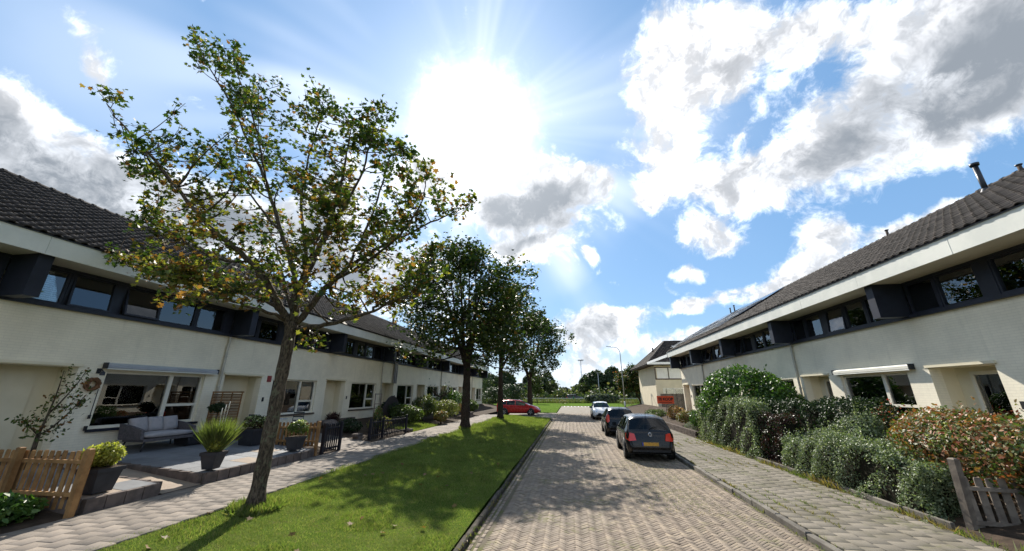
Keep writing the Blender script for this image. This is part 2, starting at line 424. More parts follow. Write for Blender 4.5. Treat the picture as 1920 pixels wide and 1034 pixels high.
M['kerbdark'] = plain('mossy_dark_kerb', (.085, .072, .06), (.045, .042, .03), 5, .95, .5, 50, .1, var=.2)
M['kerb'] = plain('kerb_concrete', (.17, .155, .13), (.10, .09, .078), 3, .9, .4, 60, .2, var=.15)
M['soil'] = plain('garden_soil', (.070, .050, .036), (.04, .03, .022), 5, .95, .8, 30, .1)
M['sand'] = plain('joint_sand', (.13, .11, .085), (.085, .08, .05), 5, .95, .5, 50, .1)
M['clayedge'] = plain('brick_wall_dark', (.10, .075, .06), (.065, .05, .042), 5, .9, .3, 50, .2, var=.25)

# ------------------------------------------------------------------ ground, road, pavements
ROAD_L, ROAD_R = -1.8, 3.9          # inner faces of the kerbs
PATH_R, PATH_L = -6.66, -8.62       # footpath along the left gardens
ZP = .36                            # footpath level
FAC_L, FAC_R = -13.0, 10.0          # house fronts
ZF = .92                            # ground at the house fronts

def grass_mat(name, a, b, c, d):
    m, nt, out = new_mat(name)
    P = pos(nt)
    n1 = nt.noise(P, .55, 4, .6); n2 = nt.noise(P, 4.5, 4, .6); n3 = nt.noise(P, 38, 3, .6)
    col = nt.mix(nt.smooth(n1, .38, .66), a, b)
    col = nt.mix(nt.smooth(n2, .50, .72, 0, .8), col, c)
    col = nt.mix(nt.smooth(n3, .5, .8, 0, .55), col, d)
    pbr(nt, out, col, .9, nt.math('ADD', n3, nt.noise(P, 120, 2, .6)), .9, .03, 0, .0)
    return m
M['grass'] = grass_mat('lawn_grass', (.088, .135, .026), (.115, .15, .036), (.15, .145, .055), (.05, .08, .016))
M['field'] = grass_mat('field_grass', (.075, .135, .022), (.10, .15, .03), (.125, .135, .045), (.05, .09, .016))
def sheet(name, outline, mat, label, cat='ground'):
    me = MB().poly(outline).mesh(name, mat)
    return tag(link(name, me), label, None, None, 'structure')
def strip(name, rows, mat, label, kind='structure'):
    """rows: list of polylines with the same number of points, joined into a sheet"""
    v = []; f = []
    n = len(rows[0])
    for r in rows: v += list(r)
    for i in range(len(rows) - 1):
        for k in range(n - 1):
            f.append((i * n + k, i * n + k + 1, (i + 1) * n + k + 1, (i + 1) * n + k))
    me = mesh_np(name, v, np.array(f), mat, smooth=True)
    return tag(link(name, me), label, None, None, kind)
S = 1500
sheet('ground', [(-S, -S, -.10), (S, -S, -.10), (S, S, -.10), (-S, S, -.10)], M['field'], 'flat grassy ground reaching to the horizon')
# road bed: the street, the side street on the left and the bay at its end
SIDE0, SIDE1 = 37.2, 48.5
YEND = 73.0
m_bed, nt, out = new_mat('road_sand')
Pp = pos(nt)
moss = nt.smooth(nt.noise(Pp, 1.3, 4, .65), .42, .68)
pbr(nt, out, nt.mix(moss, (.12, .10, .075), (.095, .10, .035)), .95, nt.noise(Pp, 60, 3, .6), .6, .01, 0, .1)
road = sheet('road', [(ROAD_L, -14, -.010), (ROAD_R, -14, -.010), (ROAD_R, 40, -.010), (6.2, 46, -.010), (6.2, YEND, -.010), (ROAD_L, YEND, -.010), (ROAD_L, SIDE1, -.010),
             (-30, SIDE1, -.010), (-30, SIDE0, -.010), (ROAD_L, SIDE0, -.010)], m_bed, 'clinker-paved residential street running away between two rows of houses')
m_br, nt, out = new_mat('road_clinker')
Pp = pos(nt)
r = island(nt)
col = nt.ramp(r, [(0, (.14, .106, .078)), (.35, (.188, .146, .108)), (.7, (.225, .178, .134)), (1, (.28, .22, .155))])
big = nt.noise(Pp, .45, 4, .6)
col = nt.mix(nt.smooth(big, .40, .68, 0, .5), col, (.155, .127, .102))
mossy = nt.math('MULTIPLY', nt.smooth(nt.noise(Pp, .8, 5, .7), .47, .68), nt.smooth(nt.noise(Pp, 9, 3, .6), .42, .62))
col = nt.mix(nt.math('MULTIPLY', mossy, .7), col, (.12, .12, .035))
col = nt.mix(nt.smooth(nt.noise(Pp, 30, 3, .6), .5, .75, 0, .35), col, (.10, .085, .07))
pbr(nt, out, col, .85, nt.noise(Pp, 90, 3, .6), .35, .006, 0, .3)
M['clinker'] = m_br
# one brick: chamfered block, 21 x 7 cm pattern
BL, BW = .189, .063
def brick_proto(l, w, gap=.006, h=.022, c=.0025):
    x, y = (l - gap) / 2, (w - gap) / 2
    v = [(-x, -y, -h), (x, -y, -h), (x, y, -h), (-x, y, -h), (-x, -y, -c), (x, -y, -c), (x, y, -c), (-x, y, -c), (-x + c, -y + c, 0), (x - c, -y + c, 0), (x - c, y - c, 0), (-x + c, y - c, 0)]
    f = [(0, 1, 5, 4), (1, 2, 6, 5), (2, 3, 7, 6), (3, 0, 4, 7), (4, 5, 9, 8), (5, 6, 10, 9), (6, 7, 11, 10), (7, 4, 8, 11), (8, 9, 10, 11)]
    return np.array(v), np.array(f)
def scatter_pieces(name, proto, P, ang, tilt, mat, parent, n_own, own_name, key, zoff=0.0):
    """pieces at P (n,3) turned by ang: those with the smallest key are objects of their own, the rest one mesh"""
    v, f = proto
    order = np.argsort(key)
    own, rest = order[:n_own], order[n_own:]
    base = mesh_np(own_name, v, f, mat)
    for i in own:
        link(own_name, base, parent, tuple(P[i]), (tilt[i, 0], tilt[i, 1], ang[i]))
    if len(rest):
        c, s = np.cos(ang[rest])[:, None], np.sin(ang[rest])[:, None]
        x = v[None, :, 0]; y = v[None, :, 1]
        z = v[None, :, 2] + x * -tilt[rest, 1][:, None] + y * tilt[rest, 0][:, None]
        V = np.stack([x * c - y * s + P[rest, 0][:, None], x * s + y * c + P[rest, 1][:, None], z + P[rest, 2][:, None]], -1).reshape(-1, 3)
        F = (f[None] + (np.arange(len(rest)) * len(v))[:, None, None]).reshape(-1, f.shape[1])
        o = link(own_name + 's', mesh_np(own_name + 's', V, F, mat), parent)
        tag(o, kind='stuff')
def herringbone(x0, x1, y0, y1):
    k = 3; W_ = BW
    H = []; c45 = math.sqrt(.5)
    R_ = int((y1 - y0 + x1 - x0) / W_) + 20
    i = np.arange(-R_, R_); 
    jmax = int((x1 - x0 + y1 - y0) / (2 * k * W_)) + 6
    I, J = np.meshgrid(i, np.arange(-jmax, jmax), indexing='ij')
    I = I.ravel(); J = J.ravel()
    hx = (I + 2 * k * J + k / 2) * W_; hy = (I + .5) * W_
    vx = (I + 2 * k * J + k + .5) * W_; vy = (I - k + 1 + k / 2) * W_
    X = np.concatenate([hx, vx]); Y = np.concatenate([hy, vy]); A = np.concatenate([np.zeros(len(hx)), np.full(len(vx), math.pi / 2)])
    xr = X * c45 - Y * c45; yr = X * c45 + Y * c45
    xr += (x0 + x1) / 2; yr += (y0 + y1) / 2
    keep = (xr > x0) & (xr < x1) & (yr > y0) & (yr < y1)
    return np.stack([xr[keep], yr[keep], np.zeros(keep.sum())], -1), A[keep] + math.pi / 4
P1, A1 = herringbone(ROAD_L + .27, ROAD_R - .02, 2.5, 37)
P2, A2 = herringbone(ROAD_L, ROAD_R - .02, 37, 47)
# two courses laid lengthwise along the left kerb
gy = np.arange(2.5, 36.8, .205)
G = np.concatenate([np.stack([np.full(len(gy), ROAD_L + .055 + .105 * q), gy + .1 * q, np.zeros(len(gy))], -1) for q in range(2)])
PB = np.concatenate([P1, P2, G]); AB = np.concatenate([A1, A2, np.full(len(G), math.pi / 2)])
PB[:, 2] = rng.normal(0, .0018, len(PB)) + .003 * np.sin(PB[:, 0] * 1.1 + .5) * np.sin(PB[:, 1] * .35)
tl = rng.normal(0, .012, (len(PB), 2))
dist = np.hypot(PB[:, 0] - .8, PB[:, 1] * 1.0) + np.where(PB[:, 1] < 6.2, 100, 0)
scatter_pieces('brick', brick_proto(BL, BW), PB, AB, tl, M['clinker'], road, 300, 'brick', dist)
# paving far down the street: too far to tell the bricks apart
m_far, nt, out = new_mat('far_paving')
Pp = pos(nt)
col = nt.mix(nt.smooth(nt.noise(Pp, 1.2, 5, .7), .4, .65), (.215, .185, .155), (.17, .145, .115))
col = nt.mix(nt.smooth(nt.noise(Pp, 14, 3, .7), .45, .7, 0, .6), col, (.12, .12, .055))
pbr(nt, out, col, .9, nt.noise(Pp, 25, 3, .6), .4, .01, 0, .2)
M['farpave'] = m_far
sheet('parking_bay', [(ROAD_L, 47.0, .0), (6.2, 47.0, .0), (6.2, YEND, .0), (ROAD_L, YEND, .0)], M['farpave'], 'grey paved bay at the far end of the street')
sheet('side_street', [(-30, SIDE0, .0), (ROAD_L, SIDE0, .0), (ROAD_L, SIDE1, .0), (-30, SIDE1, .0)], M['farpave'], 'paved side street leading off to the left behind the red car')
bay = bpy.data.objects['parking_bay']
for k in range(12):
    o = MB().box(-.05, .05, -1.8, 1.8, 0, .006).build('marking_stone', M['white'], bay, (ROAD_L + .6 + k * .62, YEND - 2.0, .002))

# kerbs: single stones
def kerb(name, x, w, y0, y1, ztop, label, step=1.0, mat='kerb', n_own=300):
    root = empty(name, (0, 0, 0)); tag(root, label, None, None, 'structure')
    stone = MB().cbox(-w / 2, w / 2, 0, step - .012, -.2, 0, .018).mesh('kerb_stone', M[mat])
    y = y0
    while y < y1:
        link('kerb_stone', stone, root, (x + random.gauss(0, .006), y, ztop + random.gauss(0, .006)), (random.gauss(0, .006), random.gauss(0, .015), random.gauss(0, .005)))
        y += step
    return root
kerb('kerb_left', ROAD_L - .06, .10, 1.0, SIDE0 - .3, .10, 'dark worn kerb between the lawn and the street', 1.0, 'kerbdark')
kerb('kerb_right', ROAD_R + .06, .12, 1.0, 41, .105, 'worn concrete kerb along the right pavement')
# right pavement: concrete tiles 30 x 30
m_tile, nt, out = new_mat('pavement_tile_concrete')
Pp = pos(nt)
r = island(nt)
col = nt.ramp(r, [(0, (.14, .123, .098)), (.5, (.16, .141, .113)), (1, (.185, .162, .13))])
col = nt.mix(nt.smooth(nt.noise(Pp, 1.4, 5, .65), .42, .66, 0, .75), col, (.105, .093, .067))
col = nt.mix(nt.math('MULTIPLY', nt.smooth(nt.noise(Pp, 1.1, 4, .65), .5, .68), nt.smooth(nt.noise(Pp, 14, 3, .6), .4, .65, 0, .85)), col, (.085, .09, .032))
pbr(nt, out, col, .9, nt.noise(Pp, 80, 3, .6), .35, .006, 0, .25)
M['pavetile'] = m_tile
PAVE_R = 6.42
pv = sheet('pavement', [(ROAD_R + .12, -4, .108), (PAVE_R, -4, .108), (PAVE_R, 41, .108), (ROAD_R + .12, 41, .108)], m_bed, 'tiled right-hand pavement with weeds in the joints')
xs = np.arange(ROAD_R + .12 + .15, PAVE_R - .1, .3); ys = np.arange(2.6, 41, .3)
X, Y = np.meshgrid(xs, ys); odd = (np.round((X - xs[0]) / .3).astype(int) % 2) * .15
PT = np.stack([X.ravel(), (Y + odd).ravel(), np.full(X.size, .122)], -1)
PT[:, 2] += rng.normal(0, .002, len(PT)) + .006 * np.sin(PT[:, 1] * .8) * np.sin(PT[:, 0] * 2)
tl = rng.normal(0, .006, (len(PT), 2))
key = PT[:, 1] + np.where(PT[:, 1] < 6.6, 100, 0) + np.abs(PT[:, 0] - 5) * .5
scatter_pieces('t', brick_proto(.3, .3, .007, .04, .003), PT, np.zeros(len(PT)), tl, M['pavetile'], pv, 260, 'paving_tile', key)

# left: lawn verge rising gently to the footpath
LAWN_Y0, LAWN_Y1 = -6, SIDE0 - .25
def lawn_z(x, y):
    t = (x - (ROAD_L - .13)) / (PATH_R - (ROAD_L - .13))
    return .105 + (ZP - .01 - .105) * np.clip(t, 0, 1) + .02 * np.sin(x * 1.7 + y * .9) * np.sin(y * .6)
xs = np.linspace(PATH_R, ROAD_L - .135, 26); ys = np.linspace(LAWN_Y0, LAWN_Y1, 120)
strip('lawn', [[(x, y, float(lawn_z(x, y))) for x in xs] for y in ys], M['grass'], 'mown lawn verge between footpath and street')
# footpath of square pavers
pa = sheet('footpath', [(PATH_L, -6, ZP - .005), (PATH_R, -6, ZP - .005), (PATH_R, SIDE0, ZP - .005), (PATH_L, SIDE0, ZP - .005)], M['sand'], 'narrow paved footpath along the left front gardens')
xs = np.arange(PATH_L + .15, PATH_R, .3); ys = np.arange(3.2, SIDE0, .3)
X, Y = np.meshgrid(xs, ys); odd = (np.round((X - xs[0]) / .3).astype(int) % 2) * .15
PT = np.stack([X.ravel(), (Y + odd).ravel(), np.full(X.size, ZP + .004)], -1)
PT[:, 2] += rng.normal(0, .002, len(PT))
scatter_pieces('t', brick_proto(.3, .3, .004, .03, .002), PT, np.zeros(len(PT)), rng.normal(0, .004, (len(PT), 2)), M['paver'], pa, 200, 'paver', PT[:, 1] + np.where(PT[:, 1] < 4.2, 100, 0))
# front gardens: soil rising to the house fronts
def garden_z(x):
    t = np.clip((PATH_L - x) / (PATH_L - FAC_L), 0, 1); return (ZP - .015) + (ZF - ZP) * t
xs = np.linspace(FAC_L - .2, PATH_L, 14); ys = np.linspace(-6, 56, 63)
strip('garden_soil', [[(x, y, float(garden_z(x))) for x in xs] for y in ys], M['soil'], 'dark soil of the front gardens on the left')
def rgarden_z(x): return .10 + (ZF - .10) * np.clip((x - PAVE_R) / (FAC_R - PAVE_R), 0, 1)
xs = np.linspace(PAVE_R, FAC_R + .2, 10); ys = np.linspace(-6, 58, 60)
strip('garden_soil_right', [[(x, y, float(rgarden_z(x))) for x in xs] for y in ys], M['soil'], 'dark soil of the front gardens on the right')
# grass beyond the side street, strips at the far end
sheet('far_lawn', [(-60, SIDE1 + .1, .03), (ROAD_L - .1, SIDE1 + .1, .03), (ROAD_L - .1, YEND + .1, .03), (6.3, YEND + .1, .03), (6.3, 58, .03), (60, 58, .03), (60, 92, .03), (-60, 92, .03)], M['field'], 'bright mown grass beyond the end of the street')
sheet('far_road', [(-300, 108, .25), (300, 108, .25), (300, 117, .25), (-300, 117, .25)], plain('far_asphalt', (.10, .10, .10), (.07, .07, .07), 1, .9, .2), 'asphalt main road crossing behind the guardrail')
sheet('far_verge', [(-300, 98, .2), (300, 98, .2), (300, 107.9, .25), (-300, 107.9, .25)], M['field'], 'grass verge in front of the main road')

# ------------------------------------------------------------------ terraced houses
ALC0, ALC1, ALCZ = .2, 1.95, 3.05         # porch recess along the front
WIN0, WIN1, WINB, WINT = 2.6, 5.55, 1.46, 3.0
SILL, SOFF, FTOP = 4.58, 5.55, 5.94
RIDGE_Y, RIDGE_Z, EAVE_Y, EAVE_Z = 4.5, 9.08, -1.0, 5.955
SLOPE = math.atan2(RIDGE_Z - EAVE_Z, RIDGE_Y - EAVE_Y)
SLEN = math.hypot(RIDGE_Z - EAVE_Z, RIDGE_Y - EAVE_Y)
def tile_proto(w):
    us = [(-.5, .004), (-.40, .030), (-.24, .044), (-.08, .030), (.02, .004), (.26, -.004), (.5, .004)]
    n = len(us); L = .36
    v = [(u * w * 1.015, 0, h + .038) for u, h in us] + [(u * w * 1.015, L, h + .004) for u, h in us] + [(u * w * 1.015, .004, h + .008) for u, h in us]
    f = [(i, i + 1, n + i + 1, n + i) for i in range(n - 1)] + [(2 * n + i, 2 * n + i + 1, i + 1, i) for i in range(n - 1)]
    return np.array(v, dtype=float), np.array(f)
def wall_cells(mb, x0, x1, z0, z1, y0, y1, holes):
    xs = sorted({x0, x1, *[h[0] for h in holes], *[h[1] for h in holes]}); zs = sorted({z0, z1, *[h[2] for h in holes], *[h[3] for h in holes]})
    zs = [z for z in zs if z0 <= z <= z1]
    for a, b in zip(xs, xs[1:]):
        run = None
        for c, d in zip(zs, zs[1:]):
            hole = any(h[0] <= (a + b) / 2 <= h[1] and h[2] <= (c + d) / 2 <= h[3] for h in holes)
            if hole:
                if run: mb.box(a, b, y0, y1, run[0], run[1]); run = None
            else: run = (run[0], d) if run else (c, d)
        if run: mb.box(a, b, y0, y1, run[0], run[1])
def slats(x0, x1, y, z0, z1, step=.05, tilt=.5, t=.042):
    """venetian blind: real slats"""
    mb = MB(); z = z0
    c, s = math.cos(tilt) * t / 2, math.sin(tilt) * t / 2
    while z < z1:
        mb.quad((x0, y - c, z - s), (x1, y - c, z - s), (x1, y + c, z + s), (x0, y + c, z + s)); z += step
    for q in (.15, .5, .85):
        x = x0 + (x1 - x0) * q; mb.box(x - .012, x + .012, y - t / 2 - .004, y - t / 2 - .002, z0, z1)
    return mb
ROOF_COLS, ROOF_ROWS = 24, 22
def build_roof(root, W, own, mat_tile, solar=False):
    mb = MB()
    back_y = 2 * RIDGE_Y - EAVE_Y
    mb.quad((0, EAVE_Y + .04, EAVE_Z - .02), (W, EAVE_Y + .04, EAVE_Z - .02), (W, RIDGE_Y, RIDGE_Z - .04), (0, RIDGE_Y, RIDGE_Z - .04))
    mb.quad((0, RIDGE_Y, RIDGE_Z - .04), (W, RIDGE_Y, RIDGE_Z - .04), (W, back_y, EAVE_Z), (0, back_y, EAVE_Z))
    roof = mb.build('roof', M['underlay'], root)
    w = W / ROOF_COLS; v, f = tile_proto(w); step = SLEN / ROOF_ROWS
    cs, sn = math.cos(SLOPE), math.sin(SLOPE)
    P = []
    for r_ in range(ROOF_ROWS):
        for c_ in range(ROOF_COLS):
            d = r_ * step
            P.append(((c_ + .5) * w, EAVE_Y + d * cs, EAVE_Z + d * sn))
    P = np.array(P); P[:, 2] += rng.normal(0, .004, len(P))
    if own:
        base = mesh_np('roof_tile', v, f, mat_tile)
        k = np.arange(len(P))[:own]; rest = np.arange(len(P))[own:]
        for i in k: link('roof_tile', base, roof, tuple(P[i]), (SLOPE + random.gauss(0, .006), 0, random.gauss(0, .006)))
    else: rest = np.arange(len(P))
    if len(rest):
        ja = rng.normal(0, .006, len(rest))[:, None]
        V = np.stack([v[None, :, 0] + P[rest, 0][:, None], v[None, :, 1] * cs - (v[None, :, 2] + ja * v[None, :, 1]) * sn + P[rest, 1][:, None], v[None, :, 1] * sn + (v[None, :, 2] + ja * v[None, :, 1]) * cs + P[rest, 2][:, None]], -1).reshape(-1, 3)
        F = (f[None] + (np.arange(len(rest)) * len(v))[:, None, None]).reshape(-1, 4)
        tag(link('roof_tiles', mesh_np('roof_tiles', V, F, mat_tile), roof), kind='stuff')
    # ridge caps
    n = 16; L = W / n
    cap = MB()
    pr = [(math.cos(a) * .14, math.sin(a) * .12) for a in np.linspace(-.25, math.pi + .25, 8)]
    for i in range(7):
        (a, b), (c, d) = pr[i], pr[i + 1]
        cap.quad((0, a * 1.0, b), (L, a * .86, b * .86), (L, c * .86, d * .86), (0, c, d))
        cap.quad((0, a, b), (0, c, d), (0, c * .8, d * .8), (0, a * .8, b * .8))
        cap.quad((-.03, a * 1.12, b * 1.12), (.05, a * 1.12, b * 1.12), (.05, c * 1.12, d * 1.12), (-.03, c * 1.12, d * 1.12))
    if own:
        me = cap.mesh('ridge_tile', mat_tile)
        for i in range(n): link('ridge_tile', me, roof, (i * L, RIDGE_Y, RIDGE_Z - .03 + random.gauss(0, .006)))
    else:
        allc = MB()
        for i in range(n): allc.add([(x + i * L, y + RIDGE_Y, z + RIDGE_Z - .03) for (x, y, z) in cap.v], cap.f)
        allc.build('ridge_tiles', mat_tile, roof)
    return roof
def glazing(root, name, x0, x1, z0, z1, y, mat_frame, t=.06, bars=(), depth=.07, tilt=0, blind=None, curtain=None):
    """window: frame as part; panes, blind and curtain as its pieces.  bars: list of (x0,x1,z0,z1) pane rectangles"""
    mb = MB()
    w = link(name, None) if False else None
    fr = MB()
    panes = list(bars) or [(x0 + t, x1 - t, z0 + t, z1 - t)]
    wall_cells(fr, x0, x1, z0, z1, 0, depth, panes)
    zc = z1
    fo = MB(); fo.v = [(a, b, c - zc) for a, b, c in fr.v]; fo.f = fr.f; fo.m = fr.m; fo.sm = fr.sm
    w = fo.build(name, mat_frame, root, (0, y, zc), (tilt, 0, 0))
    for (a, b, c, d) in panes:
        g = MB().box(a - .004, b + .004, depth * .5, depth * .5 + .012, c - .004 - zc, d + .004 - zc)
        g.build('pane', M['glass'], w)
    if blind:
        for (a, b, c, d, tl) in blind:
            o = slats(a, b, .16, c - zc, d - zc, .052, tl).build('blind_slats', M['blind'], w); tag(o, kind='stuff')
    if curtain:
        for (a, b) in curtain:
            cu = MB(); n = max(6, int((b - a) / .05)); 
            for i in range(n):
                xa, xb = a + (b - a) * i / n, a + (b - a) * (i + 1) / n
                ya, yb = .2 + .03 * math.sin(i * 1.7), .2 + .03 * math.sin((i + 1) * 1.7)
                cu.quad((xa, ya, z0 - zc), (xb, yb, z0 - zc), (xb, yb, z1 - zc), (xa, ya, z1 - zc))
            cu.build('curtain', M['curtain'], w)
    return w
# first-floor band: (kind, from, to) in metres along the front; w window, p panel
BAND_A = [('w', .29, 1.14), ('p', 1.14, 1.20), ('w', 1.20, 2.16), ('p', 2.16, 2.42), ('w', 2.42, 3.38), ('p', 3.38, 3.43), ('w', 3.43, 4.62), ('p', 4.62, 4.68), ('w', 4.68, 5.74), ('p', 5.74, 6.08)]
BAND_B = [('w', .29, 1.22), ('p', 1.22, 1.28), ('w', 1.28, 2.36), ('p', 2.36, 2.70), ('w', 2.70, 3.68), ('p', 3.68, 3.74), ('w', 3.74, 4.70), ('p', 4.70, 4.76), ('w', 4.76, 5.80), ('p', 5.80, 6.08)]
def house(loc, rz, W, label, group, door='cream', own=0, pipe=False, first=False, last=False, awning=None, band=BAND_A, tilts={}, blinds=None, gf='dark', extra=None, solar=False, chimney=None):
    root = empty('terraced_house', loc, rz)
    tag(root, label, 'house', group)
    k = W / 6.1
    a0, a1, w0, w1 = ALC0 * k, ALC1 * k, WIN0 * k, WIN1 * k
    zb = -.3
    mb = MB()
    wall_cells(mb, 0, W, zb, 4.47, 0, .28, [(a0, a1, ZF - .06, ALCZ), (w0, w1, WINB, WINT)])
    wall = mb.build('wall', M['wall'], root)
    MB().box(0, W, 9.0, 9.2, zb, 5.9).build('back_wall', M['wall'], root)
    MB().box(0, W, .3, 8.9, 3.3, 3.5).build('storey_floor', M['dark'], root)
    MB().box(0, W, 3.6, 3.7, zb, 3.29).build('partition', M['dark'], root); MB().box(0, W, 3.6, 3.7, 3.51, 5.9).build('partition', M['dark'], root)
    # porch
    pm = MB()
    pm.box(a0 - .1, a0, .282, .72, zb, ALCZ + .1).box(a1, a1 + .1, .282, .72, zb, ALCZ + .1).box(a0, a1, .62, .72, zb, ALCZ + .1).box(a0, a1, .282, .618, ALCZ, ALCZ + .1)
    pm.build('porch', M['cream'], root)
    MB().box(a0 - .06, a1 + .06, -.05, -.002, ALCZ + .02, ALCZ + .09).build('porch_lintel', M['cream'], root)
    MB().box(a0 + .004, a1 - .004, -.25, .61, ZF - .25, ZF - .055).build('doorstep', M['edging'], root)
    dz0, dz1 = ZF - .04, ZF + 2.02
    if door == 'cream':
        d = MB().box(a0 + .42, a0 + 1.34, 0.575, 0.618, dz0, dz1).build('door', M['cream'], root)
        MB().box(a0 + .47, a0 + .50, 0.520, 0.573, dz0 + .95, dz0 + 1.10).build('handle', M['black'], d)
        MB().box(a0 + .47, a0 + .50, 0.540, 0.573, dz0 + 1.35, dz0 + 1.42).build('lock', M['black'], d)
        g = MB().frame(a0 + .05, a0 + .40, dz0, dz1, 0.575, 0.618, .05).build('side_light', M['navy'], root)
        MB().box(a0 + .10, a0 + .35, 0.590, 0.605, dz0 + .05, dz1 - .05).build('pane', M['glass'], g)
    elif door == 'glazed':
        d = MB().frame(a0 + .42, a0 + 1.32, dz0, dz1, 0.550, 0.618, .09).build('door', M['frame'], root)
        MB().box(a0 + .51, a0 + 1.23, 0.580, 0.592, dz0 + .09, dz1 - .09).build('pane', M['glass'], d)
        cu_ = MB()
        for i in range(14): cu_.quad((a0 + .51 + i * .0514, 0.610 - .008 * (i % 2), dz0 + .09), (a0 + .5614 + i * .0514, 0.610 - .008 * ((i + 1) % 2), dz0 + .09), (a0 + .5614 + i * .0514, 0.610 - .008 * ((i + 1) % 2), dz1 - .09), (a0 + .51 + i * .0514, 0.610 - .008 * (i % 2), dz1 - .09))
        cu_.build('curtain', M['curtain'], d)
        MB().box(a0 + 1.25, a0 + 1.29, 0.500, 0.548, dz0 + .95, dz0 + 1.08).build('handle', M['black'], d)
    else:
        d = MB().box(a0 + .12, a0 + 1.12, 0.575, 0.618, dz0, dz1).build('door', M[door], root)
        MB().box(a0 + 1.0, a0 + 1.04, 0.520, 0.573, dz0 + .95, dz0 + 1.10).build('handle', M['metal'], d)
        MB().box(a0 + .42, a0 + .82, 0.568, 0.573, dz0 + 1.2, dz1 - .25).build('pane', M['glass'], d)
    # house number plate and bell beside the porch
    MB().box(a1 + .22, a1 + .30, -.03, -.002, 2.05, 2.22).build('letter_light', M['black'], root)
    # ground-floor window
    t = .07; mx = w0 + (w1 - w0) * .63
    zt = WINB + .55
    panes = [(w0 + t, mx - .05, WINB + t, WINT - t), (mx + .07, w1 - t, zt + .05, WINT - t), (mx + .07, w1 - t, WINB + t, zt - .03)]
    bl = [(w0 + t + .02, mx - .06, WINB + .1, WINT - .08, .95), (mx + .08, w1 - t - .01, WINB + .1, WINT - .08, .95)] if gf == 'blind' else None
    cu = [(w0 + .1, w0 + .45), (w1 - .42, w1 - .1)] if gf == 'curtain' else None
    wi = glazing(root, 'window', w0, w1, WINB, WINT, .10, M['frame'], t, panes, .09, 0, bl, cu)
    MB().box(w0 - .06, w1 + .06, -.07, .1, WINB - .075, WINB - .004).build('window_sill', M['navy'] if gf == 'blind' else M['clayedge'], root)
    # first-floor band
    MB().box(0.002, W - .002, -.10, .10, SILL - .11, SILL - .01).build('band_sill', M['navy'], root)
    MB().box(0.002, W - .002, -.015, .10, SOFF - .09, SOFF - .02).build('band_head', M['navy'], root)
    n = 0
    for (kind, a, b) in band:
        a *= k; b *= k
        if kind == 'p':
            MB().box(a, b, -.01, .09, SILL - .008, SOFF - .092).build('panel', M['navy'], root)
        else:
            bb = None
            if blinds and n in blinds:
                lo, tl = blinds[n]; z0 = SILL + .07; z1 = SOFF - .16
                bb = [(a + .06, b - .06, z0 + (z1 - z0) * lo, z1, tl)]
            sel = (n * 2 + int(abs(loc[1]) * 3)) % 5
            cu = [(a + .06, a + (b - a) * (.5 if sel == 1 else .94))] if sel in (1, 3) and not bb else None
            wu = glazing(root, 'window', a + .004, b - .004, SILL - .006, SOFF - .094, 0.0, M['navy'], .05, (), .08, -tilts.get(n, 0), bb, cu)
            if not bb and sel in (0, 2):
                hz = .30 + .12 * (n % 3); MB().box(a + .06, b - .06, .13, .135, -hz, -.05).build('roller_blind', M['blind'], wu)
            n += 1
    # projecting panel between neighbours
    MB().box(0.0, .27, -.82, -.012, SILL - .06, SOFF - .022).build('partition_fin', M['navy'], root)
    if last: MB().box(W - .27, W, -.82, -.012, SILL - .06, SOFF - .022).build('partition_fin', M['navy'], root)
    # eaves
    MB().box(0, W, -.93, .3, SOFF - .02, SOFF).build('soffit', M['soffit'], root)
    fa = MB().box(.003, W - .003, -.97, -.932, SOFF - .05, FTOP)
    fa.box(W * .5 - .012, W * .5 + .012, -.974, -.970, SOFF - .05, FTOP)
    fa.build('fascia', M['fascia'], root)
    MB().box(0.003, W - .003, -1.0, -.935, FTOP + .002, FTOP + .022).build('eaves_trim', M['darkmetal'], root)
    MB().box(0.01, W - .01, .15, .25, SOFF + .002, EAVE_Z + .45).build('eaves_blocking', M['dark'], root)
    build_roof(root, W, own, M['tile'])
    for flag, x in ((first, 0), (last, W)):
        if flag:
            by = 2 * RIDGE_Y - EAVE_Y
            x2 = x + (.22 if x == 0 else -.22)
            g = MB().prism([(x, .285, -.3), (x, 8.99, -.3), (x, 8.99, 6.3), (x, RIDGE_Y, RIDGE_Z - .12), (x, .285, 6.45)], (x2 - x, 0, 0)).build('gable_wall', M['wall'], root)
            MB().prism([(x, EAVE_Y, SOFF), (x, RIDGE_Y, RIDGE_Z - .1), (x, by, SOFF), (x, by, EAVE_Z + .02), (x, RIDGE_Y, RIDGE_Z + .04), (x, EAVE_Y, EAVE_Z + .02)], ((-.05 if x == 0 else .05), 0, 0)).build('verge_board', M['fascia'], root)
    if pipe:
        p = MB().tube([(0, -.05, SILL - .13), (0, -.06, SILL - .3), (-.02, -.06, SILL - .55), (-.02, -.06, ZF - .1)], .045, 10)
        o = p.build('downpipe', M['pvc'], root)
        for z in (1.4, 2.6, 3.7): MB().tube([(-.02, -.06, z), (-.02, -.06, z + .04)], .055, 10).build('bracket', M['pvc'], o)
    if awning:
        x0, x1 = w0 - .12, w1 + .3
        aw = MB().prism([(x0, -.004, WINT + .06), (x0, -.15, WINT + .08), (x0, -.15, WINT + .16), (x0, -.06, WINT + .21), (x0, -.004, WINT + .21)], (x1 - x0, 0, 0)).build('awning_cassette', M[awning], root)
        MB().box(x0 - .03, x0, -.16, -.004, WINT + .05, WINT + .215).build('end_cap', M['darkmetal'], aw)
        MB().box(x1, x1 + .03, -.16, -.004, WINT + .05, WINT + .215).build('end_cap', M['darkmetal'], aw)
        MB().box(x0 + .004, x1 - .004, -.146, -.12, WINT + .035, WINT + .068).build('front_bar', M['fascia'], aw)
    return root
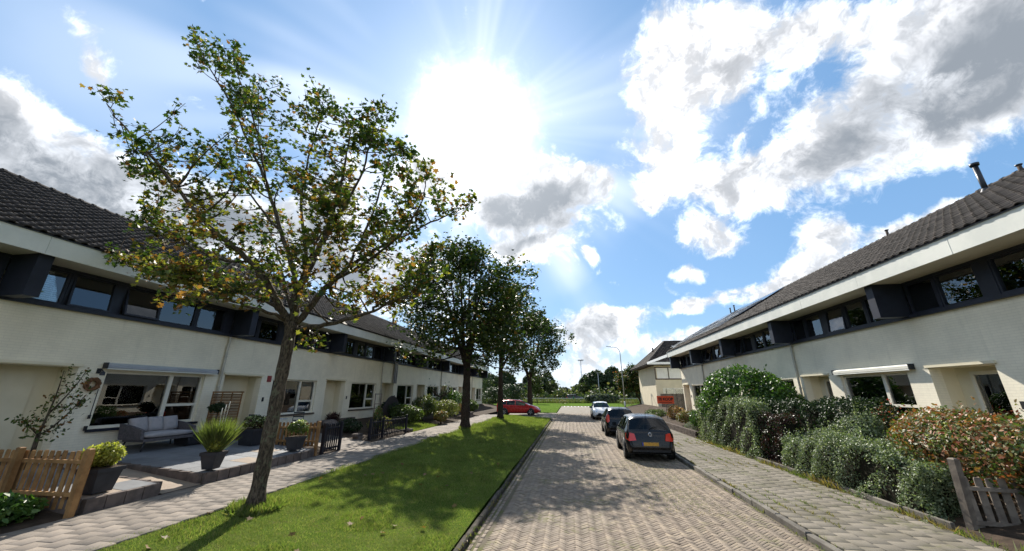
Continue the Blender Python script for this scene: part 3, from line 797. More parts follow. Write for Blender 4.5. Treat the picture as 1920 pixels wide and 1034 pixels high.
M['awning'] = plain('awning_grey', (.40, .43, .48), (.34, .37, .42), 3, .35, .03, 30, .5, .2)
M['awningcream'] = plain('awning_cream', (.76, .74, .66), (.7, .68, .6), 3, .4, .03)
LW, RW = 6.1, 5.88
left_specs = [
    dict(label='white brick row house cut by the left picture edge', door='cream', own=0, first=False),
    dict(label='nearest white brick row house on the left, grey awning box and blinds, sofa in front', own=300, awning='awning', blinds={0: (0, .9), 1: (.55, .9), 2: (.62, .9), 3: (0, .9), 4: (0, .9)}, tilts={1: .10, 2: .20}, gf='blind'),
    dict(label='white row house behind the near autumn tree, red plaque beside its porch', own=300, pipe=True, band=BAND_B, gf='dark'),
    dict(label='white row house with cream door behind the open garden path and black gate', own=0, band=BAND_B, gf='curtain'),
    dict(label='white row house with black front door and towel hung from its window', own=0, pipe=True, door='navy', tilts={1: .25}, gf='curtain'),
    dict(label='fifth white row house on the left, cream porch behind a pruned little tree', own=0, tilts={0: .3}),
    dict(label='white row house mostly hidden behind the thick trunk', own=0, pipe=True, band=BAND_B, door='navy'),
    dict(label='next to last white row house on the left', own=0),
    dict(label='last white row house of the left row, at its far end', own=0, pipe=True, band=BAND_B, last=True),
]
LH = []
for i, sp in enumerate(left_specs):
    LH.append(house((FAC_L, i * LW, 0), R(90), LW, group='left row of white houses', **sp))
right_specs = [      # from the far end towards the viewer; local x runs towards the viewer
    dict(label='far end house of the right row, yellow porch beside the for-sale board', first=True, pipe=False),
    dict(label='right row house with solar panels, second from the far end', pipe=True, band=BAND_B, tilts={1: .3, 3: .25}),
    dict(label='right row house behind the round laurel bush', band=BAND_B, tilts={0: .2}),
    dict(label='right row house with cream awning and a stove pipe on its roof', pipe=True, own=300, door='glazed', awning='awningcream', band=BAND_B, gf='dark', tilts={2: .08}),
    dict(label='nearest right row house with a glazed curtained porch door', door='glazed', own=300, band=BAND_B, gf='curtain', tilts={}),
    dict(label='right row house just outside the right picture edge', own=0),
]
RH = []
for i, sp in enumerate(right_specs):
    RH.append(house((FAC_R, 35.85 - i * RW, 0), R(-90), RW, group='right row of white houses', **sp))
def roof_point(x, d):
    """point on the front roof slope, d metres up from the eaves"""
    return (x, EAVE_Y + d * math.cos(SLOPE), EAVE_Z + d * math.sin(SLOPE))
# stove pipe on the nearest right roof
h = RH[3]
x, y, z = roof_point(5.55, 5.55)
sp_ = MB().tube([(x, y, z - .2), (x, y, z + 1.0)], .07, 14).build('stove_pipe', M['darkmetal'], h)
MB().lathe([(0, .13), (.12, .09), (.11, 0), (.08, 0)], 14, (x, y, z + .97)).build('pipe_cap', M['darkmetal'], sp_)
MB().lathe([(.16, 0), (.08, .16)], 14, (x, y, z - .05)).build('flashing', M['darkmetal'], sp_)
def vent(h, x, d, hgt=.5, r=.05):
    x, y, z = roof_point(x, d)
    v = MB().tube([(x, y, z - .1), (x, y, z + hgt)], r, 10).build('vent_pipe', M['clayedge'], h)
    MB().lathe([(0, .06), (r * 1.7, .03), (r * 1.5, 0)], 10, (x, y, z + hgt)).build('pipe_cap', M['darkmetal'], v)
vent(RH[4], .3, SLEN - .25, .25); vent(RH[3], 1.0, SLEN - .1, .32); vent(RH[0], 2.2, SLEN - .3, .55); vent(RH[0], 3.0, SLEN - .3, .6); vent(LH[5], 3.0, SLEN - .3, .8, .1)
# solar panels
m_sol, nt, out = new_mat('solar_cells')
pbr(nt, out, (.012, .018, .04), .12, None, metal=.1, spec=.6)
M['solar'] = m_sol
for hh, nx in ((RH[1], 5), (RH[0], 4)):
    for c_ in range(nx):
        for r_ in range(2):
            p = roof_point(.35 + c_ * 1.08, 2.1 + r_ * 1.72)
            o = MB().box(0, 1.03, 0, 1.66, .12, .16).build('solar_panel', M['solar'], hh, p, (SLOPE, 0, 0))
            MB().frame(0, 1.03, 0, 1.66, 0, .05, .03).build('panel_frame', M['metal'], o, (0, 0, .165), (R(-90) + math.pi, 0, 0))
# towel out of a window, wreath, lamp, red plaque: hung on the walls
t = MB()
for i in range(6):
    for j in range(5):
        def tp(a, b): return (a * .09 + .02 * math.sin(b * 1.3), -.13 - .012 * math.sin(a * 1.9 + b), SILL - .02 - b * .30)
        t.add([tp(i, j), tp(i + 1, j), tp(i + 1, j + 1), tp(i, j + 1)], [(0, 1, 2, 3)], 1 if i in (1, 4) else 0, True)
o = t.build('towel', [plain('towel_grey', (.36, .34, .33), (.3, .28, .28), 8, .9, .3), M['navy']])
tag(o, 'long grey striped towel hanging out of a first-floor window', 'towel'); o.location = (FAC_L, 4 * LW + 1.6, 0); o.rotation_euler = (0, 0, R(90))
wr = empty('wreath', (FAC_L + .06, 8.42, 2.62)); tag(wr, 'brown twig wreath on the white wall beside the blinds window', 'wreath')
tw = MB()
for i in range(110):
    a = random.uniform(0, 6.28); rr = random.uniform(.09, .17); b = a + random.uniform(.6, 1.2)
    tw.tube([(random.uniform(-.04, .06), rr * math.cos(a), rr * math.sin(a)), (random.uniform(-.04, .08), rr * 1.06 * math.cos((a + b) / 2), rr * 1.06 * math.sin((a + b) / 2)), (random.uniform(-.04, .06), rr * math.cos(b), rr * math.sin(b))], .016, 4)
tw.build('twigs', plain('twig_brown', (.24, .125, .06), (.15, .08, .04), 12, .85, .2), wr)
lp = empty('wall_lamp', (FAC_L, 8.50, 2.98)); tag(lp, 'small dark wall lamp above the twig wreath', 'lamp')
MB().box(0, .02, -.05, .05, -.07, .07).build('wall_plate', M['darkmetal'], lp); MB().tube([(.02, 0, 0), (.12, 0, .03), (.16, 0, -.02)], .014, 6).build('arm', M['darkmetal'], lp)
MB().lathe([(.01, .03), (.05, 0), (.06, -.09)], 10, (.16, 0, -.03)).build('shade', M['darkmetal'], lp)
o = MB().box(0, .02, -.11, .11, -.13, .13).build('alarm_plaque', plain('red_plaque', (.30, .05, .05), (.24, .04, .04), 6, .4, 0), None, (FAC_L + .003, 14.55, 2.98))
tag(o, 'small red plaque on the white wall beside a porch', 'plaque')
for zc_ in (1.62, 1.92):
    pass
br = empty('brush_hook', (FAC_L + .02, 8.60, 2.05)); tag(br, 'thin crank rod hanging on the wall beside the blinds window', 'crank rod')
MB().tube([(.03, 0, .45), (.03, .01, -.25)], .010, 6).build('rod', M['darkmetal'], br); MB().box(.01, .06, -.02, .02, -.32, -.22).build('grip', M['black'], br); MB().box(.01, .06, -.03, .03, -.62, -.50).build('bracket', M['black'], br)

# ------------------------------------------------------------------ hipped house beyond the right row
hx = empty('hipped_house', (FAC_R, 46.5, 0)); tag(hx, 'cream house with brown hipped roof behind the for-sale board', 'house')
DX, DY = 14.0, 10.5; Z0, Z1 = -.2, 5.5
up = [(.25, 3.0, 4.0, 5.25)]; lo = [(.75, 3.3, 1.6, 2.95)]
w = MB(); wall_cells(w, 0, DX, Z0, Z1, 0, .25, up + lo)
w.box(0, .25, .252, DY, Z0, Z1).box(DX - .25, DX, .252, DY, Z0, Z1).box(.252, DX - .252, DY - .25, DY, Z0, Z1)
w.build('wall', plain('cream_render', (.68, .60, .44), (.62, .55, .4), 1.2, .8, .15, 60), hx)
ww = MB().frame(.02, 3.12, 3.88, 5.37, -.03, -.002, .14); ww.box(1.52, 1.62, -.03, -.002, 4.02, 5.23)
ww = ww.build('window', M['greywood'], hx)
for a, b in ((.25, 1.55), (1.6, 3.0)): MB().box(a, b, .02, .05, 4.0, 5.25).build('blind', M['white'], ww)
w2 = MB().frame(.75, 3.3, 1.6, 2.95, .0, .10, .08); w2.box(1.95, 2.05, 0, .1, 1.68, 2.87); w2 = w2.build('window', M['frame'], hx)
for a, b in ((.83, 1.95), (2.05, 3.22)): MB().box(a, b, .04, .055, 1.68, 2.87).build('pane', M['glass'], w2)
MB().box(.8, 1.95, .12, .14, 2.0, 2.87).build('roller_blind', M['blind'], w2)
MB().box(.26, DX - .26, 3, 3.1, Z0, Z1).build('partition', M['dark'], hx)
ov = .9
e = [(-ov, -ov), (DX + ov, -ov), (DX + ov, DY + ov), (-ov, DY + ov)]
rz = 5.6; rh = 3.4; rx0, rx1, ry = 4.7, 5.0, None
apex = [(2.8, DY / 2, rz + rh), (DX - 2.8, DY / 2, rz + rh)]
E4 = [(x, y, rz) for x, y in e]
rf = MB().poly([E4[0], E4[1], apex[1], apex[0]]).poly([E4[1], E4[2], apex[1]]).poly([E4[2], E4[3], apex[0], apex[1]]).poly([E4[3], E4[0], apex[0]])
rf.box(-ov, DX + ov, -ov, DY + ov, rz - .06, rz - .01)
rf = rf.build('roof', plain('hip_roof_brown', (.060, .042, .038), (.04, .03, .027), 3, .85, .2), hx)
MB().frame(-ov - .03, DX + ov + .03, 0, DY + 2 * ov + .06, 0, .26, .04).build('fascia', M['white'], hx, (0, -ov - .03, rz - .02), (R(90), 0, 0))
# tiles on the two slopes that face the street
tv, tf = tile_proto(.30)
V = []; F = []
def slope_tiles(a, b, top0, top1, cnt):
    a, b, top0, top1 = map(Vector, (a, b, top0, top1))
    ex = (b - a).normalized(); nrm = ex.cross(((top0 + top1) / 2 - (a + b) / 2)).normalized(); up_ = nrm.cross(ex)
    Hh = (top0 - a).dot(up_); rows = int(Hh / .36)
    for r_ in range(rows):
        h_ = r_ * .36; s0 = (top0 - a).dot(ex) * h_ / Hh; s1 = (b - a).length + ((top1 - b).dot(ex)) * h_ / Hh
        s = s0 + .1
        while s < s1 - .1:
            base = a + ex * s + up_ * h_ + nrm * random.gauss(.0, .004)
            n0 = len(V)
            for q in tv: V.append(tuple(base + ex * q[0] + up_ * q[1] + nrm * q[2]))
            F.extend([tuple(i + n0 for i in f) for f in tf]); s += .30
slope_tiles(E4[0], E4[1], apex[0], apex[1], 0); slope_tiles(E4[3], E4[0], apex[0], apex[0], 0)
tag(link('roof_tiles', mesh_np('roof_tiles', V, np.array(F), M['tile']), rf), kind='stuff')
for p, q in ((E4[0], apex[0]), (E4[3], apex[0]), (apex[0], apex[1])): MB().tube([p, q], .12, 8).build('hip_cap', M['tile'], rf)
sk = MB().frame(0, .95, 0, 1.2, -.02, .09, .09).build('skylight', M['metal'], rf, (4.9, 1.05, rz + 1.85), (R(90) - R(52) , 0, 0))
sk.rotation_euler = (R(-90) + math.atan2(rh, DY / 2 + ov), 0, 0); sk.location = (3.3, 2.6, rz + (2.6 + ov) * rh / (DY / 2 + ov) + .12)
MB().box(.09, .86, .0, .02, .09, 1.11).build('pane', M['white'], sk)
vp = MB().tube([(1.2, 5.0, rz + 2.0), (1.2, 5.0, rz + 2.6)], .09, 10).build('vent_pipe', M['darkmetal'], rf)

# ------------------------------------------------------------------ foliage helpers
LEAVES = {
    'maple': np.array([(0, 0), (.16, .12), (.50, .06), (.36, .34), (.56, .62), (.22, .58), (0, 1.0), (-.22, .58), (-.56, .62), (-.36, .34), (-.50, .06), (-.16, .12)]),
    'oval': np.array([(0, 0), (.24, .3), (.2, .7), (0, 1.0), (-.2, .7), (-.24, .3)]),
    'kite': np.array([(0, 0), (.28, .45), (0, 1.0), (-.28, .45)]),
    'blade': np.array([(-.05, 0), (.05, 0), (.03, .6), (0, 1.0), (-.03, .6)]),
    'thin': np.array([(-.016, 0), (.016, 0), (.010, .6), (0, 1.0), (-.010, .6)]),
    'clump': np.array([(0, 0), (.3, .1), (.55, .35), (.3, .5), (.42, .85), (.08, .72), (-.1, 1.0), (-.25, .7), (-.55, .75), (-.38, .4), (-.5, .15)]),
}
def unit(a): return a / np.maximum(np.linalg.norm(a, axis=-1, keepdims=True), 1e-9)
def leaves(P, Nrm, size, shape='oval', jitter=.6, spread=.3, droop=0.0, up=None):
    """P (n,3) base points, Nrm (n,3) leaf normals; returns verts, faces"""
    n = len(P); L = LEAVES[shape]; k = len(L)
    Nn = unit(unit(Nrm) + rng.normal(0, jitter, (n, 3)))
    A = rng.normal(0, 1, (n, 3)) + (0 if up is None else np.asarray(up))
    A[:, 2] -= droop
    V_ = unit(A - Nn * (A * Nn).sum(-1, keepdims=True)); U_ = np.cross(V_, Nn)
    s = size * (1 + rng.uniform(-spread, spread, n))
    fold = np.abs(L[:, 0]) * .35
    vs = P[:, None, :] + s[:, None, None] * (L[None, :, 0, None] * U_[:, None] + L[None, :, 1, None] * V_[:, None] + fold[None, :, None] * Nn[:, None])
    F = np.arange(n * k).reshape(n, k)
    return vs.reshape(-1, 3), F
def foliage(name, P, Nrm, size, mats, parent, shape='oval', jitter=.6, probs=None, droop=0.0, up=None, loc=None, spread=.3):
    v, f = leaves(np.asarray(P), np.asarray(Nrm), size, shape, jitter, spread, droop, up)
    mi = None
    mats = mats if isinstance(mats, list) else [mats]
    if len(mats) > 1: mi = rng.choice(len(mats), len(f), p=probs) if not isinstance(probs, np.ndarray) else probs
    return link(name, mesh_np(name, v, f, mats, mi), parent, loc)
LM = {}
LM['maple_green'] = leaf_mat('leaf_maple_green', [(.020, .042, .010), (.032, .060, .013), (.050, .080, .016), (.075, .095, .018)], .5, .40, .25)
LM['maple_yellow'] = leaf_mat('leaf_maple_yellow', [(.10, .125, .022), (.15, .155, .03), (.20, .175, .04), (.12, .13, .03)], .5, .5)
LM['maple_rust'] = leaf_mat('leaf_maple_rust', [(.16, .07, .025), (.22, .11, .035), (.13, .065, .025), (.19, .13, .04)], .55, .45)
LM['dense'] = leaf_mat('leaf_dense_green', [(.018, .036, .009), (.028, .050, .012), (.042, .064, .014), (.055, .07, .018)], .5, .32, .25)
LM['far'] = leaf_mat('leaf_far_green', [(.020, .040, .014), (.03, .052, .018), (.042, .062, .02)], .6, .25)
LM['far2'] = leaf_mat('leaf_far_olive', [(.05, .075, .02), (.07, .09, .025), (.09, .10, .03)], .6, .3)
LM['privet'] = leaf_mat('leaf_privet', [(.055, .085, .035), (.12, .16, .08), (.19, .235, .13), (.28, .31, .20)], .5, .25, .4)
LM['laurel'] = leaf_mat('leaf_laurel', [(.02, .055, .010), (.04, .095, .016), (.065, .13, .022), (.10, .16, .04)], .45, .30, .4)
LM['darkhedge'] = leaf_mat('leaf_dark_hedge', [(.010, .024, .008), (.018, .038, .011), (.028, .052, .014)], .5, .2, .35)
LM['photinia'] = leaf_mat('leaf_photinia', [(.30, .085, .035), (.25, .10, .04), (.08, .11, .03), (.05, .09, .02), (.12, .14, .04), (.34, .14, .075)], .5, .3, .35)
LM['maroon'] = leaf_mat('leaf_maroon', [(.035, .010, .012), (.055, .016, .018), (.028, .02, .012)], .4, .25)
LM['redflower'] = leaf_mat('leaf_red', [(.40, .04, .035), (.32, .05, .03), (.10, .06, .03)], .5, .35)
LM['lime'] = leaf_mat('leaf_lime', [(.24, .25, .04), (.33, .33, .07), (.18, .20, .03), (.38, .36, .12)], .45, .45)
LM['shrub'] = leaf_mat('leaf_shrub', [(.04, .07, .016), (.065, .10, .022), (.10, .13, .03)], .45, .35)
LM['olive'] = leaf_mat('leaf_olive', [(.09, .10, .03), (.13, .13, .045), (.17, .15, .06)], .5, .35)
LM['straw'] = leaf_mat('leaf_straw', [(.34, .17, .07), (.40, .23, .10), (.28, .14, .06)], .6, .35)
LM['grassy'] = leaf_mat('leaf_grass_tall', [(.075, .11, .025), (.11, .14, .04), (.16, .17, .07)], .5, .45)
LM['whiteflower'] = leaf_mat('leaf_cream_flower', [(.45, .50, .30), (.55, .58, .40), (.35, .42, .2)], .5, .4)
LM['lavender'] = leaf_mat('leaf_lavender', [(.13, .15, .13), (.17, .17, .17), (.10, .13, .08)], .6, .3)
LM['lawn'] = leaf_mat('grass_blade', [(.085, .135, .026), (.125, .175, .040), (.17, .20, .06), (.23, .215, .09)], .55, .42, .2)
LM['reed'] = leaf_mat('reed_blade', [(.10, .13, .04), (.14, .15, .06), (.16, .13, .07)], .6, .3)
LM['dryweed'] = leaf_mat('dry_weed', [(.26, .18, .08), (.2, .16, .06), (.12, .14, .04)], .6, .35)

def catmull(pts, n=5):
    pts = [np.array(p, float) for p in pts]
    if len(pts) < 3: return [pts[0] + (pts[1] - pts[0]) * t for t in np.linspace(0, 1, n)]
    out = []
    ext = [2 * pts[0] - pts[1]] + pts + [2 * pts[-1] - pts[-2]]
    for i in range(1, len(ext) - 2):
        a, b, c, d = ext[i - 1:i + 3]
        for t in np.linspace(0, 1, n, endpoint=False):
            out.append(.5 * (2 * b + (c - a) * t + (2 * a - 5 * b + 4 * c - d) * t * t + (3 * b - a - 3 * c + d) * t ** 3))
    out.append(pts[-1]); return out
def make_tree(name, base, trunk, limbs, targets, label, cat='tree', group=None, leaf_size=.12, leaf_shape='maple', per_twig=10, twigs=4, twig_len=.5, mats=None, probs=None, prob_fn=None, bark='bark', min_r=.012, reach=2.6, lump=True, cluster=.13, droop=.5):
    """trunk, limbs: [(points, r0, r1)] relative to base; targets: points where secondary branches end"""
    root = empty(name, base); tag(root, label, cat, group)
    wood = MB()
    pts, r0, r1 = trunk
    c = catmull(pts, 6); n = len(c)
    rr = [r0 + (r1 - r0) * (i / (n - 1)) for i in range(n)]
    if lump: rr = [r * (1 + .07 * math.sin(i * 1.7) + random.uniform(-.04, .04)) for i, r in enumerate(rr)]
    rr[0] *= 1.35; rr[1] *= 1.08
    wood.tube(c, rr, 12)
    # skeleton points that secondaries may start from
    SP = []; SR = []
    for pts, a, b in limbs:
        c = catmull(pts, 5); n = len(c)
        c = [p + rng.normal(0, .012, 3) * (0 < i < n - 1) for i, p in enumerate(c)]
        rr = [a + (b - a) * (i / (n - 1)) for i in range(n)]
        wood.tube(c, rr, 8 if a > .05 else 6)
        for i in range(2, n): SP.append(c[i]); SR.append(rr[i])
    SP = np.array(SP); SR = np.array(SR)
    LP = []; 
    for t in targets:
        t = np.array(t, float)
        d = np.linalg.norm(SP - t, axis=1) + np.where(SP[:, 2] > t[2] + .15, .8, 0)
        i = int(np.argmin(d))
        if d[i] > reach + .8: continue
        s = SP[i]; L = np.linalg.norm(t - s)
        mid = (s + t) / 2 + rng.normal(0, .07 * L, 3) + np.array([0, 0, -.10 * L])
        c = catmull([s, mid, t], 4)
        ra = min(SR[i] * .6, .012 + .012 * L)
        rr = [max(.004, ra + (.005 - ra) * (k / (len(c) - 1))) for k in range(len(c))]
        wood.tube(c, rr, 5, caps=False)
        out = unit((t - s)[None])[0]
        for q in range(twigs):
            f = random.uniform(.35, 1.0); k = min(len(c) - 1, int(f * len(c)))
            p0 = c[k]
            dr = unit((out * .8 + rng.normal(0, .75, 3) + np.array([0, 0, .25]))[None])[0]
            p1 = p0 + dr * twig_len * random.uniform(.5, 1.15)
            wood.tube([p0, (p0 + p1) / 2 + rng.normal(0, .02, 3), p1], [.006, .005, .003], 3, caps=False)
            for z in range(per_twig):
                w = random.uniform(.35, 1.08)
                LP.append(p0 + (p1 - p0) * w + rng.normal(0, cluster, 3))
    wood.build('trunk', M[bark], root)
    LP = np.array(LP)
    nr = np.tile(np.array([[0, 0, .8]]), (len(LP), 1))
    mi = prob_fn(LP) if prob_fn is not None else probs
    foliage('crown', LP, nr, leaf_size, mats, root, leaf_shape, .65, mi, droop)
    return root, len(LP)

# view helper used only to read positions off the ground plan
TH_, YA_ = R(18.05), R(8.8)
def spot(px, py, f):
    """world point seen at (px, py), at horizontal distance f in front of the eye"""
    x = (px - 960) / 675; y = -(py - 517) / 675
    fw = math.cos(TH_) - y * math.sin(TH_); up = math.sin(TH_) + y * math.cos(TH_)
    t = f / fw
    return np.array([t * (x * math.cos(YA_) - fw * math.sin(YA_)), t * (x * math.sin(YA_) + fw * math.cos(YA_)), EYE + t * up])

# ------------------------------------------------------------------ the near maple, turning to autumn colour
B1 = np.array([-6.02, 7.01, .31])
def L1(seq, r0, r1): return ([spot(*q) - B1 for q in seq], r0, r1)
tr = L1([(478, 950, 7.85), (498, 850, 7.85), (520, 745, 7.9), (536, 665, 7.95), (548, 605, 8.0)], .135, .118)
limbs = [
    L1([(545, 612, 8.0), (525, 575, 7.85), (500, 532, 7.6), (470, 490, 7.4), (425, 455, 7.2), (385, 415, 7.0), (340, 365, 6.9), (290, 300, 6.8), (235, 240, 6.8), (200, 195, 6.8)], .085, .010),
    L1([(550, 606, 8.0), (557, 550, 8.1), (581, 502, 8.2), (601, 460, 8.25), (618, 415, 8.3), (640, 345, 8.4), (650, 285, 8.5), (660, 235, 8.5)], .105, .010),
    L1([(556, 605, 8.0), (598, 555, 8.1), (625, 528, 8.2), (655, 500, 8.3), (705, 467, 8.5), (770, 437, 8.7), (830, 407, 8.9), (880, 388, 9.0)], .075, .010),
    L1([(556, 620, 8.0), (598, 611, 7.8), (651, 599, 7.6), (700, 583, 7.5), (745, 562, 7.4), (790, 550, 7.4)], .060, .010),
    L1([(558, 552, 8.1), (545, 490, 8.3), (528, 437, 8.5), (504, 360, 8.7), (474, 284, 8.8), (435, 200, 8.9), (395, 130, 8.9), (365, 72, 8.9)], .070, .010),
    L1([(560, 548, 8.1), (575, 478, 8.6), (565, 384, 9.1), (575, 313, 9.4), (597, 230, 9.6), (608, 178, 9.6)], .060, .008),
    L1([(536, 590, 7.95), (500, 566, 8.2), (450, 548, 8.5), (390, 530, 8.8), (320, 518, 9.0), (250, 502, 9.1), (215, 488, 9.1)], .050, .008),
    L1([(655, 500, 8.3), (690, 420, 8.6), (718, 345, 8.8), (735, 290, 8.9), (770, 305, 9.0)], .040, .008),
    L1([(603, 458, 8.25), (640, 400, 7.9), (680, 320, 7.6), (700, 245, 7.5), (712, 205, 7.5)], .045, .008),
    L1([(505, 362, 8.7), (490, 290, 8.3), (470, 200, 8.1), (445, 140, 8.0), (438, 92, 8.0)], .032, .007),
    L1([(528, 437, 8.5), (480, 380, 8.9), (430, 320, 9.2), (385, 290, 9.3)], .035, .007),
    L1([(620, 530, 8.2), (690, 490, 7.5), (750, 440, 7.0), (790, 380, 6.8), (800, 330, 6.7)], .040, .007),
    L1([(552, 590, 8.0), (560, 540, 7.5), (580, 480, 7.0), (610, 430, 6.7), (640, 390, 6.5)], .045, .007),
    L1([(548, 585, 8.0), (530, 520, 8.8), (520, 470, 9.6), (500, 420, 10.2)], .045, .007),
    L1([(470, 490, 7.4), (420, 490, 7.4), (370, 470, 7.5), (310, 430, 7.5), (270, 410, 7.6)], .03, .007),
    L1([(540, 600, 8.0), (500, 585, 7.4), (450, 570, 7.1), (380, 545, 6.9), (310, 520, 6.8)], .04, .007),
    L1([(700, 583, 7.5), (720, 560, 7.8), (760, 535, 8.2), (800, 500, 8.5), (825, 470, 8.6)], .03, .007),
]
tg = []
for li, (pts, a, b) in enumerate(limbs):
    c = catmull(pts, 4); n = len(c)
    m = {6: 16, 15: 18}.get(li, 10)
    for q in range(m):
        f = random.uniform(.30, 1.0) ** .8
        p = c[min(n - 1, int(f * n))]
        off = rng.normal(0, 1, 3); off = off / np.linalg.norm(off) * random.uniform(.18, .62) * (1.15 - .45 * f); off[2] = abs(off[2]) * .6 + off[2] * .4
        tg.append(p + off)
    tg.append(c[-1] + np.array([0, 0, .08]))
# fill the dome of the crown between the limbs
dome = np.array([(190, 185), (240, 200), (330, 300), (345, 150), (350, 60), (400, 70), (450, 85), (520, 140), (610, 165), (720, 200), (760, 280), (810, 320), (880, 390), (800, 470), (830, 560), (700, 590), (600, 560), (470, 565), (320, 575), (215, 500), (300, 410), (250, 340), (225, 250)], float)
def in_poly(x, y, poly):
    c_ = False; j = len(poly) - 1
    for i in range(len(poly)):
        if (poly[i, 1] > y) != (poly[j, 1] > y) and x < (poly[j, 0] - poly[i, 0]) * (y - poly[i, 1]) / (poly[j, 1] - poly[i, 1]) + poly[i, 0]: c_ = not c_
        j = i
    return c_
k = 0
while k < 270:
    x, y = random.uniform(190, 880), random.uniform(60, 590)
    if not in_poly(x, y, dome): continue
    e_ = math.hypot((x - 545) / 350, (y - 340) / 290); w_ = math.sqrt(max(.05, 1 - min(1, e_) ** 2))
    tg.append(spot(x, y, 8.2 + random.uniform(-1, 1) * 2.3 * w_) - B1); k += 1
# spray of leaves on the stub below the fork
tg += [spot(575, 640, 7.7) - B1, spot(585, 630, 7.7) - B1]
def autumn(LP):
    z = LP[:, 2]; r_ = rng.random(len(LP)); n = np.sin(LP[:, 0] * 2.1 + LP[:, 2]) * .12 + np.sin(LP[:, 1] * 2.7 + LP[:, 0] * 1.3) * .12
    warm = np.clip(.72 - (z - 3.2) * .085 + n, .14, .80)
    rust = r_ < warm * .42; yel = (r_ >= warm * .42) & (r_ < warm)
    return np.where(rust, 2, np.where(yel, 1, 0)).astype(np.int32)
t1, n1_ = make_tree('maple_tree', tuple(B1), tr, limbs, tg, 'near maple with thin crown turning yellow and rust, leaning over the lawn', group='maples along the left verge', leaf_size=.104, per_twig=8, twigs=4, twig_len=.34, reach=1.5, mats=[LM['maple_green'], LM['maple_yellow'], LM['maple_rust']], prob_fn=autumn, cluster=.075)
print('maple leaves', n1_)
tg_ = []
# ------------------------------------------------------------------ the other maples of the verge
def crown_targets(c, rad, n, lo=.45, flat=-.75):
    d = unit(rng.normal(0, 1, (n * 3, 3))); d = d[d[:, 2] > flat][:n]
    r_ = rng.uniform(lo, 1.0, (len(d), 1)) ** .6
    lump = 1 + .16 * np.sin(d[:, :1] * 5 + 1) * np.sin(d[:, 1:2] * 4) + .12 * np.sin(d[:, 2:3] * 6)
    q = d * r_ * lump; q[:, :2] *= 1 - .38 * np.clip(q[:, 2:3], 0, 1)
    return np.array(c) + q * np.array(rad)
def round_tree(name, base, h_fork, crown_c, crown_r, ntg, label, r_trunk, leaf_size, per_twig, mats, probs, group=None, twigs=5, twig_len=.7, lean=(0, 0), nl=7, bark='barkdark', shape='maple', reach=4, cluster=.2, cat='tree', lo=.45):
    base = np.array(base)
    tr = ([(0, 0, 0), (lean[0] * .3, lean[1] * .3, h_fork * .35), (lean[0] * .6, lean[1] * .6, h_fork * .7), (lean[0], lean[1], h_fork)], r_trunk, r_trunk * .72)
    limbs = []
    for k in range(nl):
        a = 2 * math.pi * k / nl + random.uniform(-.3, .3); e = random.uniform(.35, 1.25) if k else 1.5
        d = np.array([math.cos(a) * math.cos(e), math.sin(a) * math.cos(e), math.sin(e)])
        end = np.array(crown_c) + d * np.array(crown_r) * .85
        s = np.array([lean[0], lean[1], h_fork * (.94 if k % 2 else .99)])
        mid = s + (end - s) * .5 + np.array([0, 0, .12 * np.linalg.norm(end - s)]) * (1 if e < .9 else 0) + rng.normal(0, .15, 3)
        limbs.append(([s, s + (mid - s) * .5 + rng.normal(0, .06, 3), mid, end], r_trunk * (.55 if k else .6), .02))
    return make_tree(name, tuple(base), tr, limbs, crown_targets(crown_c, crown_r, ntg, lo), label, cat, group, leaf_size, shape, per_twig, twigs, twig_len, mats, probs, None, bark, reach=reach, cluster=cluster)
grp = 'maples along the left verge'
round_tree('maple_tree', (-6.43, 22.9, .33), 3.6, (-.7, .6, 7.9), (5.7, 4.2, 5.2), 250, 'tall thick-trunked maple in the middle of the verge', .30, .20, 13, [LM['dense'], LM['maple_green'], LM['maple_yellow'], LM['maple_rust']], [.55, .37, .05, .03], grp, 5, .75)
round_tree('maple_tree', (-5.9, 31.7, .30), 4.2, (.8, .4, 7.8), (3.3, 3.3, 3.9), 130, 'slender-trunked maple just left of the red car', .25, .20, 13, [LM['dense'], LM['maple_green']], [.6, .4], grp, 5, .7)
round_tree('maple_tree', (-5.4, 50.5, .03), 4.0, (.9, 0, 8.6), (4.9, 4.6, 5.2), 170, 'farthest dark maple behind the red car', .38, .26, 11, [LM['dense'], LM['maple_green']], [.7, .3], grp, 5, .8)

# ------------------------------------------------------------------ shrubs and hedges
def lump_points(rad, n, lumps=9, seed=0, floor=-.9):
    """points and outward normals over a bush made of several lumps"""
    r2 = np.random.default_rng(seed); rad = np.array(rad)
    C = unit(r2.normal(0, 1, (lumps, 3))) * r2.uniform(.25, .6, (lumps, 1)); C[:, 2] = np.abs(C[:, 2]) * .9 - .15
    Rr = r2.uniform(.38, .6, lumps)
    P = []; Nn = []
    w = rng.integers(0, lumps, n * 3)
    d = unit(rng.normal(0, 1, (n * 3, 3)))
    q = C[w] + d * Rr[w][:, None] * rng.uniform(.72, 1.06, (n * 3, 1))
    inside = np.zeros(len(q), bool)
    for k in range(lumps): inside |= (np.linalg.norm(q - C[k], axis=1) < Rr[k] * .74)
    keep = (~inside) & (q[:, 2] > floor)
    q = q[keep][:n]; d = d[keep][:n]
    return q * rad, unit(d / rad)
